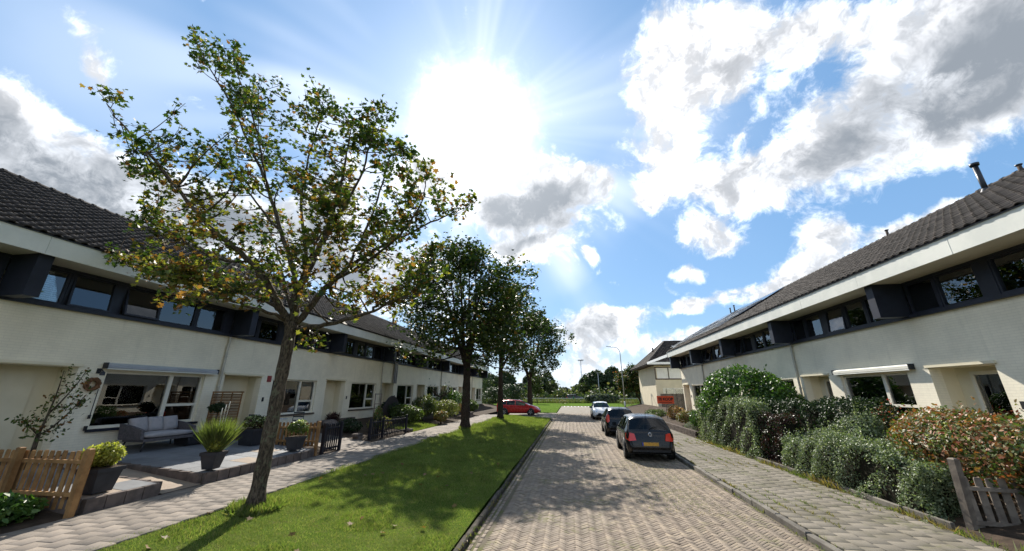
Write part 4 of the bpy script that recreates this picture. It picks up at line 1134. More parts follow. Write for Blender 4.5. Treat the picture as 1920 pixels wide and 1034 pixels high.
def shrub(name, loc, rad, n, size, mat, label, cat='shrub', shape='oval', group=None, seed=1, core=None, lift=.75, jitter=.7, lumps=9, stems=True, probs=None, shoots=0, shoot_mat=None, up=None):
    root = empty(name, loc); tag(root, label, cat, group)
    p, nn = lump_points(rad, n, lumps, seed); p[:, 2] += rad[2] * lift; keep = p[:, 2] > .01; p, nn = p[keep], nn[keep]
    foliage('foliage', p, nn, size, mat, root, shape, jitter, probs, up=up)
    if stems:
        st = MB()
        for k in range(7):
            a = random.uniform(0, 6.28); rr = random.uniform(.25, .7)
            st.tube([(rad[0] * .08 * math.cos(a), rad[1] * .08 * math.sin(a), -.03), (rad[0] * .3 * rr * math.cos(a), rad[1] * .3 * rr * math.sin(a), rad[2] * .55), (rad[0] * rr * math.cos(a), rad[1] * rr * math.sin(a), rad[2] * (lift + .35))], [max(.012, rad[0] * .03), .012, .006], 5)
        st.build('stems', M['barkdark'], root)
    if shoots:
        sp_ = []; sn = []
        for k in range(shoots):
            i = random.randrange(len(p)); b0 = p[i]
            if b0[2] < rad[2] * lift: continue
            h_ = random.uniform(.15, .45); dx = rng.normal(0, .06, 2)
            for q in range(9):
                f = q / 8; sp_.append(b0 + np.array([dx[0] * f, dx[1] * f, h_ * f])); sn.append(rng.normal(0, 1, 3))
        if sp_: foliage('shoots', np.array(sp_), np.array(sn), size * 1.05, shoot_mat or mat, root, shape, .8)['kind'] = 'stuff'
    return root
def hedge(name, x0, x1, y0, y1, z0, h, n, size, mat, label, cat='hedge', shape='oval', wob=.2, shoots=0, probs=None, group=None, top_fn=None, core_mat='darkhedge'):
    cx, cy = (x0 + x1) / 2, (y0 + y1) / 2
    root = empty(name, (cx, cy, z0)); tag(root, label, cat, group)
    a, b = (x1 - x0) / 2, (y1 - y0) / 2
    areas = np.array([2 * b * h, 2 * b * h, 2 * a * h, 2 * a * h, 4 * a * b]); pick = rng.choice(5, n, p=areas / areas.sum())
    u, v = rng.uniform(-1, 1, n), rng.uniform(-1, 1, n)
    P = np.zeros((n, 3)); Nn = np.zeros((n, 3))
    for k, (ax, sg) in enumerate(((0, -1), (0, 1), (1, -1), (1, 1))):
        m = pick == k
        if ax == 0: P[m] = np.stack([np.full(m.sum(), sg * a), u[m] * b, (v[m] * .5 + .5) * h], -1); Nn[m, 0] = sg
        else: P[m] = np.stack([u[m] * a, np.full(m.sum(), sg * b), (v[m] * .5 + .5) * h], -1); Nn[m, 1] = sg
    m = pick == 4; P[m] = np.stack([u[m] * a, v[m] * b, np.full(m.sum(), h)], -1); Nn[m, 2] = 1
    w = np.sin(P[:, 1] * 3.1 + P[:, 2] * 2.3) * np.sin(P[:, 2] * 4.2 + P[:, 0] * 3) * .6 + np.sin(P[:, 1] * 7.3 + 1.3 + P[:, 2] * 6) * .4
    w += .8 * np.sin(P[:, 1] * 1.3 + .7) * np.sin(P[:, 2] * 1.9 + P[:, 0] * 1.1 + .4)
    P += Nn * (wob * w - np.abs(rng.normal(0, .09, n)))[:, None]
    rnd = np.clip(P[:, 2] / h, 0, 1) ** 3                       # soft shoulders
    P[:, 0] *= 1 - .16 * rnd; P[:, 1] *= 1 - .05 * rnd
    if top_fn is not None: P[:, 2] *= top_fn(P[:, 1] + cy)
    P[:, 2] = np.maximum(P[:, 2], .02)
    foliage('foliage', P, Nn, size, mat, root, shape, .75, probs)
    tf = top_fn if top_fn is not None else (lambda y: 1.0 + 0 * y)
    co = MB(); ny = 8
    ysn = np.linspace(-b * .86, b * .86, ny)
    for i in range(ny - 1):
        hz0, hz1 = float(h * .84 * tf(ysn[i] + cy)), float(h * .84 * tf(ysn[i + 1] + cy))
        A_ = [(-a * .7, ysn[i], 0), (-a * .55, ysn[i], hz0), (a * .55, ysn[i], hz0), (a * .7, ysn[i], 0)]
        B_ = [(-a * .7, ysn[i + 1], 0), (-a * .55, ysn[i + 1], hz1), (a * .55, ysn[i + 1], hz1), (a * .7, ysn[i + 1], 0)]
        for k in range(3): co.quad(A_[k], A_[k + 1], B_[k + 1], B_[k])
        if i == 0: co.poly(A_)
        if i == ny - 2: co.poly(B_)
    co.build('solid_core', M['hedgecore'], root)  # solid dark filler added inside the leaves to block see-through
    if shoots:
        idx = rng.choice(np.where(P[:, 2] > h * .75)[0], shoots); sp_ = []
        for i in idx:
            hh = random.uniform(.10, .38); dx = rng.normal(0, .05, 2)
            for q in range(10): sp_.append(P[i] + np.array([dx[0] * q / 9, dx[1] * q / 9, hh * q / 9]))
        foliage('shoots', np.array(sp_), rng.normal(0, 1, (len(sp_), 3)), size, mat, root, shape, .8, probs)['kind'] = 'stuff'
    return root
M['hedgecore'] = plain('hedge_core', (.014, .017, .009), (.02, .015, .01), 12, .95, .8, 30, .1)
# right side
hedge('privet_hedge', 6.45, 7.25, 15.4, 21.6, .10, 1.95, 26000, .062, LM['privet'], 'pale grey-green clipped hedge beside the parked black car', shoots=60)
hedge('dark_hedge', 7.5, 8.7, 11.8, 16.6, .3, 1.80, 20000, .075, LM['darkhedge'], 'dark green hedge between the round laurel and the red-flowered shrub', wob=.2)
hedge('maroon_hedge', 6.75, 7.5, 14.0, 15.35, .12, 1.55, 7000, .06, [LM['maroon'], LM['darkhedge']], 'dark maroon bush in the shade beside the pale clipped hedge', cat='bush', wob=.15, probs=[.6, .4])
shrub('laurel_bush', (7.95, 19.3, .35), (2.15, 2.6, 1.95), 17000, .13, LM['laurel'], 'large round bright green laurel bush above the pale hedge', 'bush', seed=4, lift=.85, shoots=40, jitter=.8, lumps=12)
hedge('privet_hedge', 6.5, 7.35, 8.75, 13.85, .10, 1.08, 30000, .050, LM['privet'], 'low pale grey-green hedge beside the leaning fence post', shoots=150, top_fn=lambda y: 1.0 + .12 * np.sin(y * 1.3))
shrub('privet_bush', (7.75, 11.9, .3), (.65, .9, 1.0), 6500, .052, LM['privet'], 'tall loose pale shoots behind the low right hedge', 'bush', seed=9, lift=.9, shoots=160)
shrub('photinia_bush', (8.35, 9.3, .35), (1.25, 2.5, 1.15), 19000, .075, LM['photinia'], 'wide rust-orange and green photinia bush at the right edge', 'bush', seed=12, lift=.85, shoots=60, lumps=14, jitter=.6)
shrub('photinia_bush', (7.85, 7.8, .3), (.75, .8, .95), 6500, .07, [LM['photinia'], LM['privet']], 'small mixed bush hanging over the leaning picket gate', 'bush', seed=13, lift=.9, probs=[.5, .5], shoots=40)
shrub('red_shrub', (9.25, 13.1, .7), (.5, .85, .85), 3200, .06, [LM['redflower'], LM['shrub']], 'red-flowered shrub in front of the awning window', 'shrub', seed=15, lift=1.0, probs=[.6, .4], shoots=40)
shrub('variegated_shrub', (9.2, 11.3, .7), (.35, .5, .65), 2200, .055, LM['whiteflower'], 'small cream variegated shrub against the sunlit right wall', 'shrub', seed=17, lift=1.0, shoots=20)
shrub('climber', (9.3, 16.1, .7), (.45, .6, .7), 1800, .07, LM['shrub'], 'leafy green climber below the second porch on the right', 'shrub', seed=18, lift=1.0)
shrub('brown_shrub', (7.5, 27.2, .3), (.75, .9, .62), 3200, .075, [LM['photinia'], LM['olive']], 'rounded brownish shrub below the for-sale board', seed=19, probs=[.55, .45])
shrub('russet_shrub', (8.3, 32.5, .3), (.9, 1.2, .75), 3000, .09, [LM['photinia'], LM['straw']], 'tall russet shrub left of the for-sale board', seed=20, probs=[.6, .4])
shrub('red_shrub', (8.0, 24.6, .4), (.45, .5, .55), 1500, .06, [LM['redflower'], LM['shrub']], 'little red shrub beside the yellow porch', seed=21, probs=[.55, .45])
shrub('lavender', (7.1, 24.3, .22), (.45, 1.0, .36), 3200, .10, LM['lavender'], 'grey lavender row behind the low brick edge', 'lavender', 'blade', seed=22, up=(0, 0, 1.6), stems=False)
shrub('green_shrub', (7.4, 36.0, .2), (1.0, 1.3, .55), 2500, .10, LM['shrub'], 'low green ground shrub near the cream house corner', seed=23)
shrub('leafy_bush', (6.95, 23.0, .25), (.5, .9, .8), 2800, .08, LM['laurel'], 'green bush at the far end of the pale clipped hedge', 'bush', seed=24, lift=.9)
# left gardens
def potted(name, loc, rz, prof, label, cat='potted plant'):
    root = empty(name, loc, rz); tag(root, label, cat); return root
def square_pot(root, a0, a1, h, soil=True):
    mb = MB().frustum(0, 0, 0, h - .07, a0, a1 * .96); mb.frustum(0, 0, h - .07, h, a1 * 1.06, a1 * 1.08)
    p = mb.build('pot', M['pot'], root)
    MB().box(-a1 * .98, a1 * .98, -a1 * .98, a1 * .98, h, h + .004).build('soil', M['soil'], p)
    return p
p = potted('planter', (-8.98, 6.42, .62), .1, None, 'dark tapered planter with yellow-green bush behind the pale picket fence')
square_pot(p, .17, .23, .42)
pp, nn = lump_points((.34, .34, .30), 2300, 8, 31); pp[:, 2] += .60
foliage('foliage', pp, nn, .075, LM['lime'], p, 'oval', .8)
p = potted('planter', (-8.82, 8.62, .63), .2, None, 'dark tapered pot with tall feathery grass on the front terrace corner')
square_pot(p, .125, .19, .38)
n = 1500; a = rng.uniform(0, 6.28, n); rr = rng.uniform(0, .12, n)
P0 = np.stack([np.cos(a) * rr, np.sin(a) * rr, np.full(n, .36)], -1)
D = np.stack([np.cos(a) * rng.uniform(.0, .6, n), np.sin(a) * rng.uniform(.0, .6, n), np.full(n, 1.0)], -1)
foliage('tall_grass', P0, np.cross(D, rng.normal(0, 1, (n, 3))), .62, LM['grassy'], p, 'thin', .1, up=D * 5, spread=.45)
pp, nn = lump_points((.24, .24, .26), 1100, 6, 33); pp[:, 2] += .60
foliage('foliage', pp, nn, .06, LM['lime'], p, 'oval', .8)
for k in range(3):
    q = MB().tube([(.02 * k, .02, .4), (.05 * k - .05, .04 * k, 1.25 + .08 * k)], .004, 4); q.tube([(.05 * k - .05, .04 * k, 1.22 + .08 * k), (.05 * k - .05, .04 * k, 1.40 + .08 * k)], [.018, .008], 6)
    q.build('grass_plume', M['soffit'], p)
p = potted('planter', (-8.95, 11.62, .64), .1, None, 'dark pot with small boxwood in front of the middle picket fence')
square_pot(p, .15, .215, .40)
pp, nn = lump_points((.33, .33, .27), 1700, 7, 35); pp[:, 2] += .66
foliage('foliage', pp, nn, .05, LM['shrub'], p, 'oval', .8)
p = potted('planter', (-10.75, 11.8, .74), .0, None, 'tall dark planter with red and white leaves beside the wicker screen')
square_pot(p, .24, .30, .50)
pp, nn = lump_points((.40, .40, .30), 1500, 7, 36); pp[:, 2] += .70
foliage('foliage', pp, nn, .08, [LM['shrub'], LM['whiteflower'], LM['maroon']], p, 'oval', .8, [.5, .25, .25])
p = potted('standard_tree', (-11.75, 11.25, .80), 0, None, 'small round-headed standard tree in dark pot between sofa and wicker screen', 'potted tree')
MB().frustum(0, 0, 0, .34, .16, .20).build('pot', M['pot'], p)
MB().tube([(0, 0, .3), (.01, 0, .75), (0, .01, 1.0)], .018, 6).build('stem', M['bark'], p)
pp, nn = lump_points((.27, .27, .24), 1500, 7, 37); pp[:, 2] += 1.12
foliage('foliage', pp, nn, .05, LM['darkhedge'], p, 'oval', .8)
p = potted('dark_trough', (-12.2, 11.0, .84), 0, None, 'low black trough next to the garden sofa', 'trough')
MB().frustum(0, .0, 0, .30, .24, .28, .34, .38).build('trough_body', M['pot'], p); MB().box(-.26, .26, -.36, .36, .30, .304).build('soil', M['soil'], p)
# young espalier tree behind the near picket fence
root = empty('young_tree', (-11.8, 7.05, .85)); tag(root, 'young tree with few leaves in front of the nearest porch', 'tree')
b = MB()
b.tube([(0, 0, -.05), (.02, -.02, .35), (0, -.02, .68)], [.05, .042, .038], 8)
tips = []
for e, r_ in (([(0, -.02, .66), (.05, -.12, .72), (.05, -.30, .92), (.05, -.36, 1.02)], .02), ([(0, -.02, .66), (.0, .12, .75), (0, .34, 1.05), (0, .50, 1.35), (0, .58, 1.5)], .022), ([(0, -.02, .66), (-.02, .02, 1.0), (0, .03, 1.5), (.02, -.0, 2.05)], .028), ([(-.01, .03, 1.1), (0, .18, 1.4), (0, .33, 1.75), (0, .42, 2.05)], .018)):
    c = catmull(e, 5); b.tube(c, [r_ + (.006 - r_) * i / (len(c) - 1) for i in range(len(c))], 6)
    for i in range(3, len(c)):
        for k in range(2): tips.append(c[i] + rng.normal(0, .09, 3))
for t_ in tips: b.tube([t_, np.array(t_) * .98 + np.array([0, 0, -.03])], .004, 3)
b.build('trunk', M['bark'], root)
tt = np.repeat(np.array(tips), 4, axis=0) + rng.normal(0, .05, (len(tips) * 4, 3))
foliage('crown', tt, rng.normal(0, 1, (len(tt), 3)), .08, [LM['shrub'], LM['maple_rust']], root, 'oval', .6, [.75, .25])
specs = [
    ('hydrangea', (-9.9, 13.0, .72), (.5, .5, .42), 2300, .085, [LM['whiteflower'], LM['shrub']], 'pale flowering hydrangea beside the black garden gate', [.5, .5], .9),
    ('cordyline', (-12.1, 18.2, .88), (.35, .35, .32), 700, .22, LM['maroon'], 'dark spiky plant beside the cream door', None, .8),
    ('rose_bush', (-9.6, 18.1, .42), (.32, .4, .72), 2200, .06, [LM['shrub'], LM['redflower'], LM['olive']], 'climbing rose on the wooden trellis post', [.72, .06, .22], .95),
    ('green_shrub', (-10.6, 17.2, .55), (.6, .6, .42), 1900, .07, LM['darkhedge'], 'dark low shrub behind the climbing rose', None, .8),
    ('yellow_shrub', (-9.9, 18.8, .5), (.55, .9, .45), 2300, .07, [LM['olive'], LM['photinia'], LM['lime']], 'yellowish shrub behind the black picket fence', [.5, .25, .25], .9),
    ('dark_shrub', (-11.4, 22.8, .75), (.8, 1.0, .8), 2600, .085, LM['darkhedge'], 'dark shrub below the fifth house window', None, .8),
    ('leafy_shrub', (-10.2, 22.9, .45), (1.0, 1.1, .85), 4200, .11, LM['shrub'], 'broad-leaved green shrub behind the small front lawn', None, .85),
    ('tall_shrub', (-10.4, 26.0, .5), (1.2, 1.3, 1.05), 4500, .11, [LM['shrub'], LM['olive']], 'tall mid-green shrub under the pruned little tree', [.7, .3], .9),
    ('olive_shrub', (-9.7, 28.2, .45), (1.2, 1.5, .95), 4200, .11, [LM['olive'], LM['grassy']], 'big yellow-green shrub left of the thick trunk', [.6, .4], .9),
    ('brown_shrub', (-8.9, 25.6, .38), (.55, 1.0, .55), 2200, .09, [LM['photinia'], LM['olive']], 'brownish low shrub at the footpath edge', [.5, .5], .8),
    ('round_shrub', (-10.6, 32.5, .5), (1.3, 1.5, 1.25), 4200, .12, LM['laurel'], 'round green bush right of the thick trunk', None, .95),
    ('ornamental_grass', (-9.3, 32.2, .75), (.45, .5, .48), 1300, .20, LM['straw'], 'orange dry ornamental grass on the raised bed', None, .85),
    ('far_shrub', (-9.6, 35.6, .45), (1.0, 1.1, .8), 3000, .12, LM['shrub'], 'green shrub at the end of the footpath', None, .9),
    ('dark_bush', (-12.0, 57.5, .1), (2.2, 2.0, 1.9), 4200, .17, LM['darkhedge'], 'dark rounded bush behind the red car', None, .9),
    ('conifer_bush', (-9.6, 62.5, .05), (2.2, 2.4, 2.5), 4200, .19, LM['darkhedge'], 'tall dark bush between the far maple and the red car', None, .9),
    ('dark_bush', (-15.5, 63.0, .05), (3.0, 2.6, 3.6), 5000, .20, LM['darkhedge'], 'very tall dark bush past the end of the left row', None, .95),
    ('near_border_plant', (-9.3, 4.9, .36), (.55, 1.0, .30), 2600, .10, LM['laurel'], 'low green border plants below the near picket fence', None, .7),
]
for (nm, loc, rad, n, size, mat, lab, pr, lift) in specs:
    shrub(nm, loc, rad, n, size, mat, lab, 'grass plant' if 'grass' in nm else ('bush' if 'bush' in nm else 'shrub'), 'blade' if nm in ('cordyline', 'ornamental_grass') else 'oval', probs=pr, lift=lift, seed=len(lab) * 7 + n % 13, up=(0, 0, 1.2) if nm in ('cordyline', 'ornamental_grass') else None)
# pruned little tree on the fifth house's garden
root = empty('pruned_tree', (-10.9, 31.0, .55)); tag(root, 'pruned little tree with knobbly bare branches in front of the white row', 'tree')
b = MB(); b.tube([(0, 0, 0), (0, 0, 1.2), (0, 0, 1.6)], [.09, .08, .08], 8)
tips = []
for k in range(11):
    a = random.uniform(0, 6.28); l = random.uniform(.7, 1.5)
    l *= .7; e = np.array([math.cos(a) * l, math.sin(a) * l, 1.75 + random.uniform(.1, .7)]); b.tube(catmull([(0, 0, 1.5), (e[0] * .5, e[1] * .5, 1.7), e], 4), .035, 5); tips.append(e)
b.build('trunk', M['bark'], root)
tt = np.repeat(np.array(tips), 12, axis=0) + rng.normal(0, .16, (len(tips) * 12, 3))
foliage('crown', tt, rng.normal(0, 1, (len(tt), 3)), .10, LM['shrub'], root, 'oval', .7)
# small leaning tree and saplings at the far end
round_tree('leaning_tree', (11.0, 62.0, .05), 2.2, (-1.3, 0, 4.2), (2.7, 2.4, 2.4), 90, 'small dark leaning tree beside the cream hipped house', .17, .24, 12, [LM['dense'], LM['photinia']], [.8, .2], None, 5, .55, (-.7, 0), 6, shape='clump')
round_tree('sapling', (-7.4, 84, .05), 1.6, (0, 0, 3.9), (1.5, 1.5, 2.2), 40, 'thin young tree on the far grass', .07, .30, 10, [LM['far2']], None, None, 4, .4, nl=4, shape='clump')
# ------------------------------------------------------------------ row of trees beyond the main road
far_meshes = []
for k in range(5):
    h_ = [10.5, 8.0, 11.5, 6.5, 9.0][k]; rad = [(3.8, 3.8, 4.6), (3.9, 3.9, 3.6), (3.4, 3.4, 5.2), (4.0, 4.0, 2.9), (4.4, 4.4, 4.0)][k]
    p, nn = lump_points(rad, 2600, 15, 60 + k); p[:, 2] += h_ - rad[2] * 1.02; p[:, 2] = np.where(p[:, 2] < h_ * .45, p[:, 2] - (h_ * .45 - p[:, 2]) * .9, p[:, 2]); p = p[p[:, 2] > .2]
    v, f = leaves(p, np.tile([[0, 0, .6]], (len(p), 1)) + unit(p - np.array([0, 0, h_ * .6])), .62, 'clump', .7)
    far_meshes.append((mesh_np('crown', v, f, LM['far' if k != 1 else 'far2']), MB().tube([(0, 0, -.2), (.1, 0, h_ * .35), (0, .1, h_ * .75)], [.24, .2, .08], 7).mesh('trunk', M['barkdark'])))
flabels = ['tall', 'round light green', 'slim high', 'low broad', 'wide bushy']
ORD = 'first second third fourth fifth sixth seventh eighth ninth tenth eleventh twelfth thirteenth fourteenth fifteenth sixteenth seventeenth eighteenth nineteenth twentieth twenty-first'.split()
ORD += [o + ' in the rear' for o in ORD[:15]]
XS = [(-62, 0), (-54, 4), (-47, 2), (-40, 0), (-34, 4), (-28.5, 1), (-22, 0), (-17, 3), (-11.5, 4), (-7, 1), (-2, 3), (3.5, 1), (9.5, 0), (14.5, 2), (19.5, 4), (25, 0), (31, 2), (37, 4), (44, 0), (52, 1), (60, 2), (-58, 2), (-50, 0), (-37, 2), (-31, 0), (-25, 4), (-14, 2), (-9, 0), (6.5, 2), (12, 4), (17, 0), (22, 2), (28, 4), (34, 0)]
for i, (x, k) in enumerate(XS):
    y = (132 if i < 21 else 143) + random.uniform(-5, 5); s = random.uniform(.85, 1.12)
    if x == -2 or x == 3.5: s *= .75
    root = empty('far_tree', (x, y, .1), random.uniform(0, 6.28)); root.scale = (s, s, s)
    side = 'behind the left trees' if x < -7 else ('at the street end' if x < 8 else 'behind the right houses')
    tag(root, '%s distant tree %s, %s from the left' % (flabels[k], side, ORD[i]), 'tree', 'trees beyond the main road')
    cr, tk = far_meshes[k]; link('crown', cr, root); link('trunk', tk, root)
# bushes under the far trees, reeds in front of the road: nobody could count them
n = 16000
xx = rng.uniform(-80, 80, n)
P = np.stack([xx, rng.uniform(121, 130, n), np.abs(rng.normal(0, 1.0, n)) * (1.3 + .7 * np.sin(xx * .31) * np.sin(xx * .83 + 1)) + .1], -1)
o = foliage('undergrowth', P, rng.normal(0, 1, (n, 3)) + np.array([0, -.5, .8]), .8, [LM['far'], LM['far2'], LM['reed']], None, 'clump', .6, [.45, .35, .2]); tag(o, 'mass of low bushes under the trees beyond the main road', 'undergrowth', kind='stuff')
n = 12000
P = np.stack([rng.uniform(-75, 75, n), rng.uniform(93, 100, n), np.zeros(n) + .1], -1)
o = foliage('reeds', P, rng.normal(0, 1, (n, 3)) * np.array([1, 1, .1]), .9, [LM['reed'], LM['far2']], None, 'blade', .1, [.5, .5], up=np.array([[0, 0, 5.0]]), spread=.5); tag(o, 'band of tall weeds and reeds in front of the main road', 'reeds', kind='stuff')
for (x, y, s, lb) in ((-1.6, 84, 1.0, 'brown weedy clump on the far grass'), (11.5, 80, 1.1, 'reddish weedy clump right of the lamp post')):
    shrub('weed_clump', (x, y, .03), (1.6 * s, .9, .55), 700, .35, [LM['reed'], LM['photinia']], lb, 'weeds', 'blade', probs=[.7, .3], up=(0, 0, 1), stems=False, seed=int(x * 3 + 80))
shrub('roadside_bush', (7.5, 95, .1), (5.5, 1.2, 1.3), 2500, .4, [LM['far'], LM['lavender']], 'long grey-green bush before the guardrail', 'bush', 'clump', probs=[.5, .5], stems=False, seed=88)
# ------------------------------------------------------------------ grass blades on the lawn, weeds, fallen leaves
def blades(n, x0, x1, y0, y1, h, zf):
    x = rng.uniform(x0, x1, n); y = rng.uniform(y0, y1, n)
    return np.stack([x, y, zf(x, y)], -1), h
PP = []; SS = []
for (n, y0, y1, h) in ((110000, 3.0, 9.5, .034), (75000, 9.5, 16, .045), (42000, 16, 25, .065), (24000, 25, 36.8, .09)):
    x = rng.uniform(PATH_R + .01, ROAD_L - .14, n); y = rng.uniform(y0, y1, n)
    PP.append(np.stack([x, y, lawn_z(x, y) - .004], -1)); SS.append(h * (1 + .5 * (np.sin(x * 2.3 + y) * np.sin(y * 1.9 - x) > .35)))
# tufts round the tree feet and along the kerb
for (cx, cy, n, r_) in ((-6.0, 7.0, 2600, .32), (-6.43, 22.9, 1800, .55), (-5.9, 31.7, 1600, .6)):
    a = rng.uniform(0, 6.28, n); d = rng.uniform(.15, 1, n) * r_ + .12
    x = np.clip(cx + np.cos(a) * d, PATH_R + .02, None); y = cy + np.sin(a) * d
    PP.append(np.stack([x, y, lawn_z(x, y)], -1)); SS.append(np.full(n, .14))
PP = np.concatenate(PP); SS = np.concatenate(SS)
LEAVES['grassblade'] = np.array([(-.10, 0), (.10, 0), (0, 1.0)])
nrm = rng.normal(0, 1, (len(PP), 3)); nrm[:, 2] *= .3
v, f = leaves(PP, nrm, SS, 'grassblade', .1, .45, 0, rng.normal(0, 1.2, (len(PP), 3)) + np.array([0, 0, 2.6]))
o = link('lawn_grass', mesh_np('lawn_grass', v, f, LM['lawn'])); tag(o, 'short mown grass covering the left verge', 'grass', kind='stuff')
# small front lawn beside the path
strip('front_lawn', [[(x, y, float(garden_z(x)) + .02) for x in np.linspace(-10.4, PATH_L - .02, 5)] for y in np.linspace(20.4, 24.6, 8)], M['grass'], 'small front lawn behind the black picket fence')
n = 9000; x = rng.uniform(-10.4, PATH_L - .03, n); y = rng.uniform(20.4, 24.6, n)
v, f = leaves(np.stack([x, y, garden_z(x) + .018], -1), rng.normal(0, 1, (n, 3)) * np.array([1, 1, .3]), np.full(n, .08), 'grassblade', .1, .4, 0, rng.normal(0, 1, (n, 3)) + np.array([0, 0, 2.4]))
o = link('front_lawn_grass', mesh_np('front_lawn_grass', v, f, LM['lawn'])); tag(o, 'short grass of the small front lawn', 'grass', kind='stuff')
# weeds in the joints of the right pavement, along its garden edge and the kerbs
W = []; H_ = []
for k in range(1100):
    y0 = random.uniform(5.5, 22) ; x0 = ROAD_R + .12 + .3 * random.randrange(0, 8) + random.gauss(0, .012)
    if math.sin(x0 * 3.1 + y0 * .7) + math.sin(y0 * 1.3 + 1) < .2: continue
    for q in range(10): W.append((x0 + random.gauss(0, .018), y0 + random.gauss(0, .07), .118)); H_.append(random.uniform(.02, .055))
for k in range(560):
    y0 = random.uniform(5.5, 22); x0 = PAVE_R + abs(random.gauss(0, .10)) - .06
    s = .5 + .5 * math.sin(y0 * 1.7) * math.sin(y0 * .6 + 1)
    for q in range(9): W.append((x0 + random.gauss(0, .04), y0 + random.gauss(0, .06), .105)); H_.append(random.uniform(.04, .17) * (.25 + s))
for k in range(420):
    y0 = random.uniform(5.5, 34); x0 = random.choice((ROAD_R - .02, ROAD_R + .125, ROAD_L - .005, ROAD_L + .012, ROAD_L + .012))
    for q in range(6): W.append((x0 + random.gauss(0, .01), y0 + random.gauss(0, .06), .0 if abs(x0) < 3.9 and x0 > ROAD_L else .09)); H_.append(random.uniform(.02, .06))
# overgrown patches on the carriageway at the right, near the parked cars
for k in range(5200):
    x0 = random.gauss(2.35, .6); y0 = random.uniform(9, 15.5)
    if x0 > 3.8: continue
    W.append((x0, y0, .0)); H_.append(random.uniform(.012, .03))
W = np.array(W); H_ = np.array(H_)
v, f = leaves(W, rng.normal(0, 1, (len(W), 3)) * np.array([1, 1, .3]), H_ * 1.3, 'grassblade', .1, .4, 0, rng.normal(0, 1.3, (len(W), 3)) + np.array([0, 0, 2.0]))
mi = np.where(np.sin(W[:, 1] * 2.3) + rng.normal(0, .5, len(W)) + (H_ > .05) * .5 > .45, 1, 0).astype(np.int32)
o = link('weeds', mesh_np('weeds', v, f, [LM['grassy'], LM['dryweed']], mi)); tag(o, 'grass and weeds growing in the paving joints and along the kerbs', 'weeds', kind='stuff')
leafm = None
for k in range(34):
    x0 = random.uniform(-6.5, -2.4); y0 = random.uniform(4.4, 13) if k > 8 else random.uniform(4.4, 7)
    me = leafm
    if me is None:
        v, f = leaves(np.zeros((1, 3)), np.array([[0, 0, 1.0]]), .11, 'maple', .05, 0); me = leafm = mesh_np('fallen_leaf', v, f, LM['maple_rust'])
    o = link('fallen_leaf', me, None, (x0, y0, float(lawn_z(x0, y0)) + .035), (random.gauss(0, .35), random.gauss(0, .35), random.uniform(0, 6.28)))
    tag(o, 'dry brown maple leaf lying on the near lawn', 'leaf', 'fallen leaves on the lawn')

# ------------------------------------------------------------------ cars
def paint(name, c, rough=.25, metal=0):
    m, nt, out = new_mat(name)
    P = pos(nt)
    dust = nt.smooth(nt.noise(P, 3, 4, .6), .4, .7, 0, .025)
    pbr(nt, out, nt.mix(dust, c, (.25, .23, .2)), nt.lin(nt.noise(P, 9, 3, .6), .3, .7, rough * .8, rough * 1.3), None, metal=metal, spec=.3, coat=.25)
    return m
M['carblack'] = paint('car_paint_black', (.006, .006, .007))
M['carwhite'] = paint('car_paint_white', (.72, .72, .71), .3, 0)
M['carred'] = paint('car_paint_red', (.42, .018, .015), .25, .2)
M['cardark'] = paint('car_paint_navy', (.02, .022, .03))
m_, nt, out = new_mat('tail_lamp'); pbr(nt, out, (.70, .045, .02), .2, None, spec=.6, coat=.6); M['taillamp'] = m_
m_, nt, out = new_mat('head_lamp'); pbr(nt, out, (.62, .64, .66), .12, None, metal=.4, spec=.7, coat=.8); M['headlamp'] = m_
m_, nt, out = new_mat('number_plate_yellow'); pbr(nt, out, nt.mix(nt.smooth(nt.noise(pos(nt), 14, 2, .5), .35, .65), (.62, .33, .035), (.50, .25, .03)), .4); M['plate'] = m_
M['plateblue'] = plain('number_plate_blue', (.05, .07, .30), (.05, .06, .25), 4, .4, 0)
M['chrome'] = plain('chrome', (.75, .76, .78), (.7, .7, .72), 4, .15, 0, 40, .5, .9)
M['rim'] = plain('alloy_rim', (.36, .37, .38), (.28, .29, .3), 6, .35, 0, 40, .5, .7)
M['seat'] = plain('car_seat', (.02, .02, .022), (.03, .03, .032), 5, .9, .1)
HATCH = dict(L=4.0, hw=.84, top=[(0, .46), (.02, .60), (.05, .80), (.09, .93), (.13, .985), (.44, 1.37), (.56, 1.425), (1.0, 1.462), (1.6, 1.47), (2.05, 1.45), (2.36, 1.395), (3.02, .985), (3.2, .955), (3.55, .87), (3.80, .75), (3.93, .60), (4.0, .44)],
             belt=[(0, .44), (.02, .57), (.05, .77), (.09, .90), (.13, .94), (.6, .945), (1.4, .925), (2.6, .90), (3.0, .90), (3.3, .87), (3.6, .79), (3.82, .68), (3.94, .54), (4.0, .42)],
             plan=[(0, .74), (.05, .86), (.18, .95), (.5, .99), (1.2, 1.0), (2.8, 1.0), (3.4, .97), (3.7, .91), (3.9, .80), (4.0, .66)], rear_glass=(.15, .435), wind=(2.38, 3.0), side=[(.62, .98), (1.02, 1.62), (1.70, 2.62)], wheels=(.70, 3.18), wr=.305)
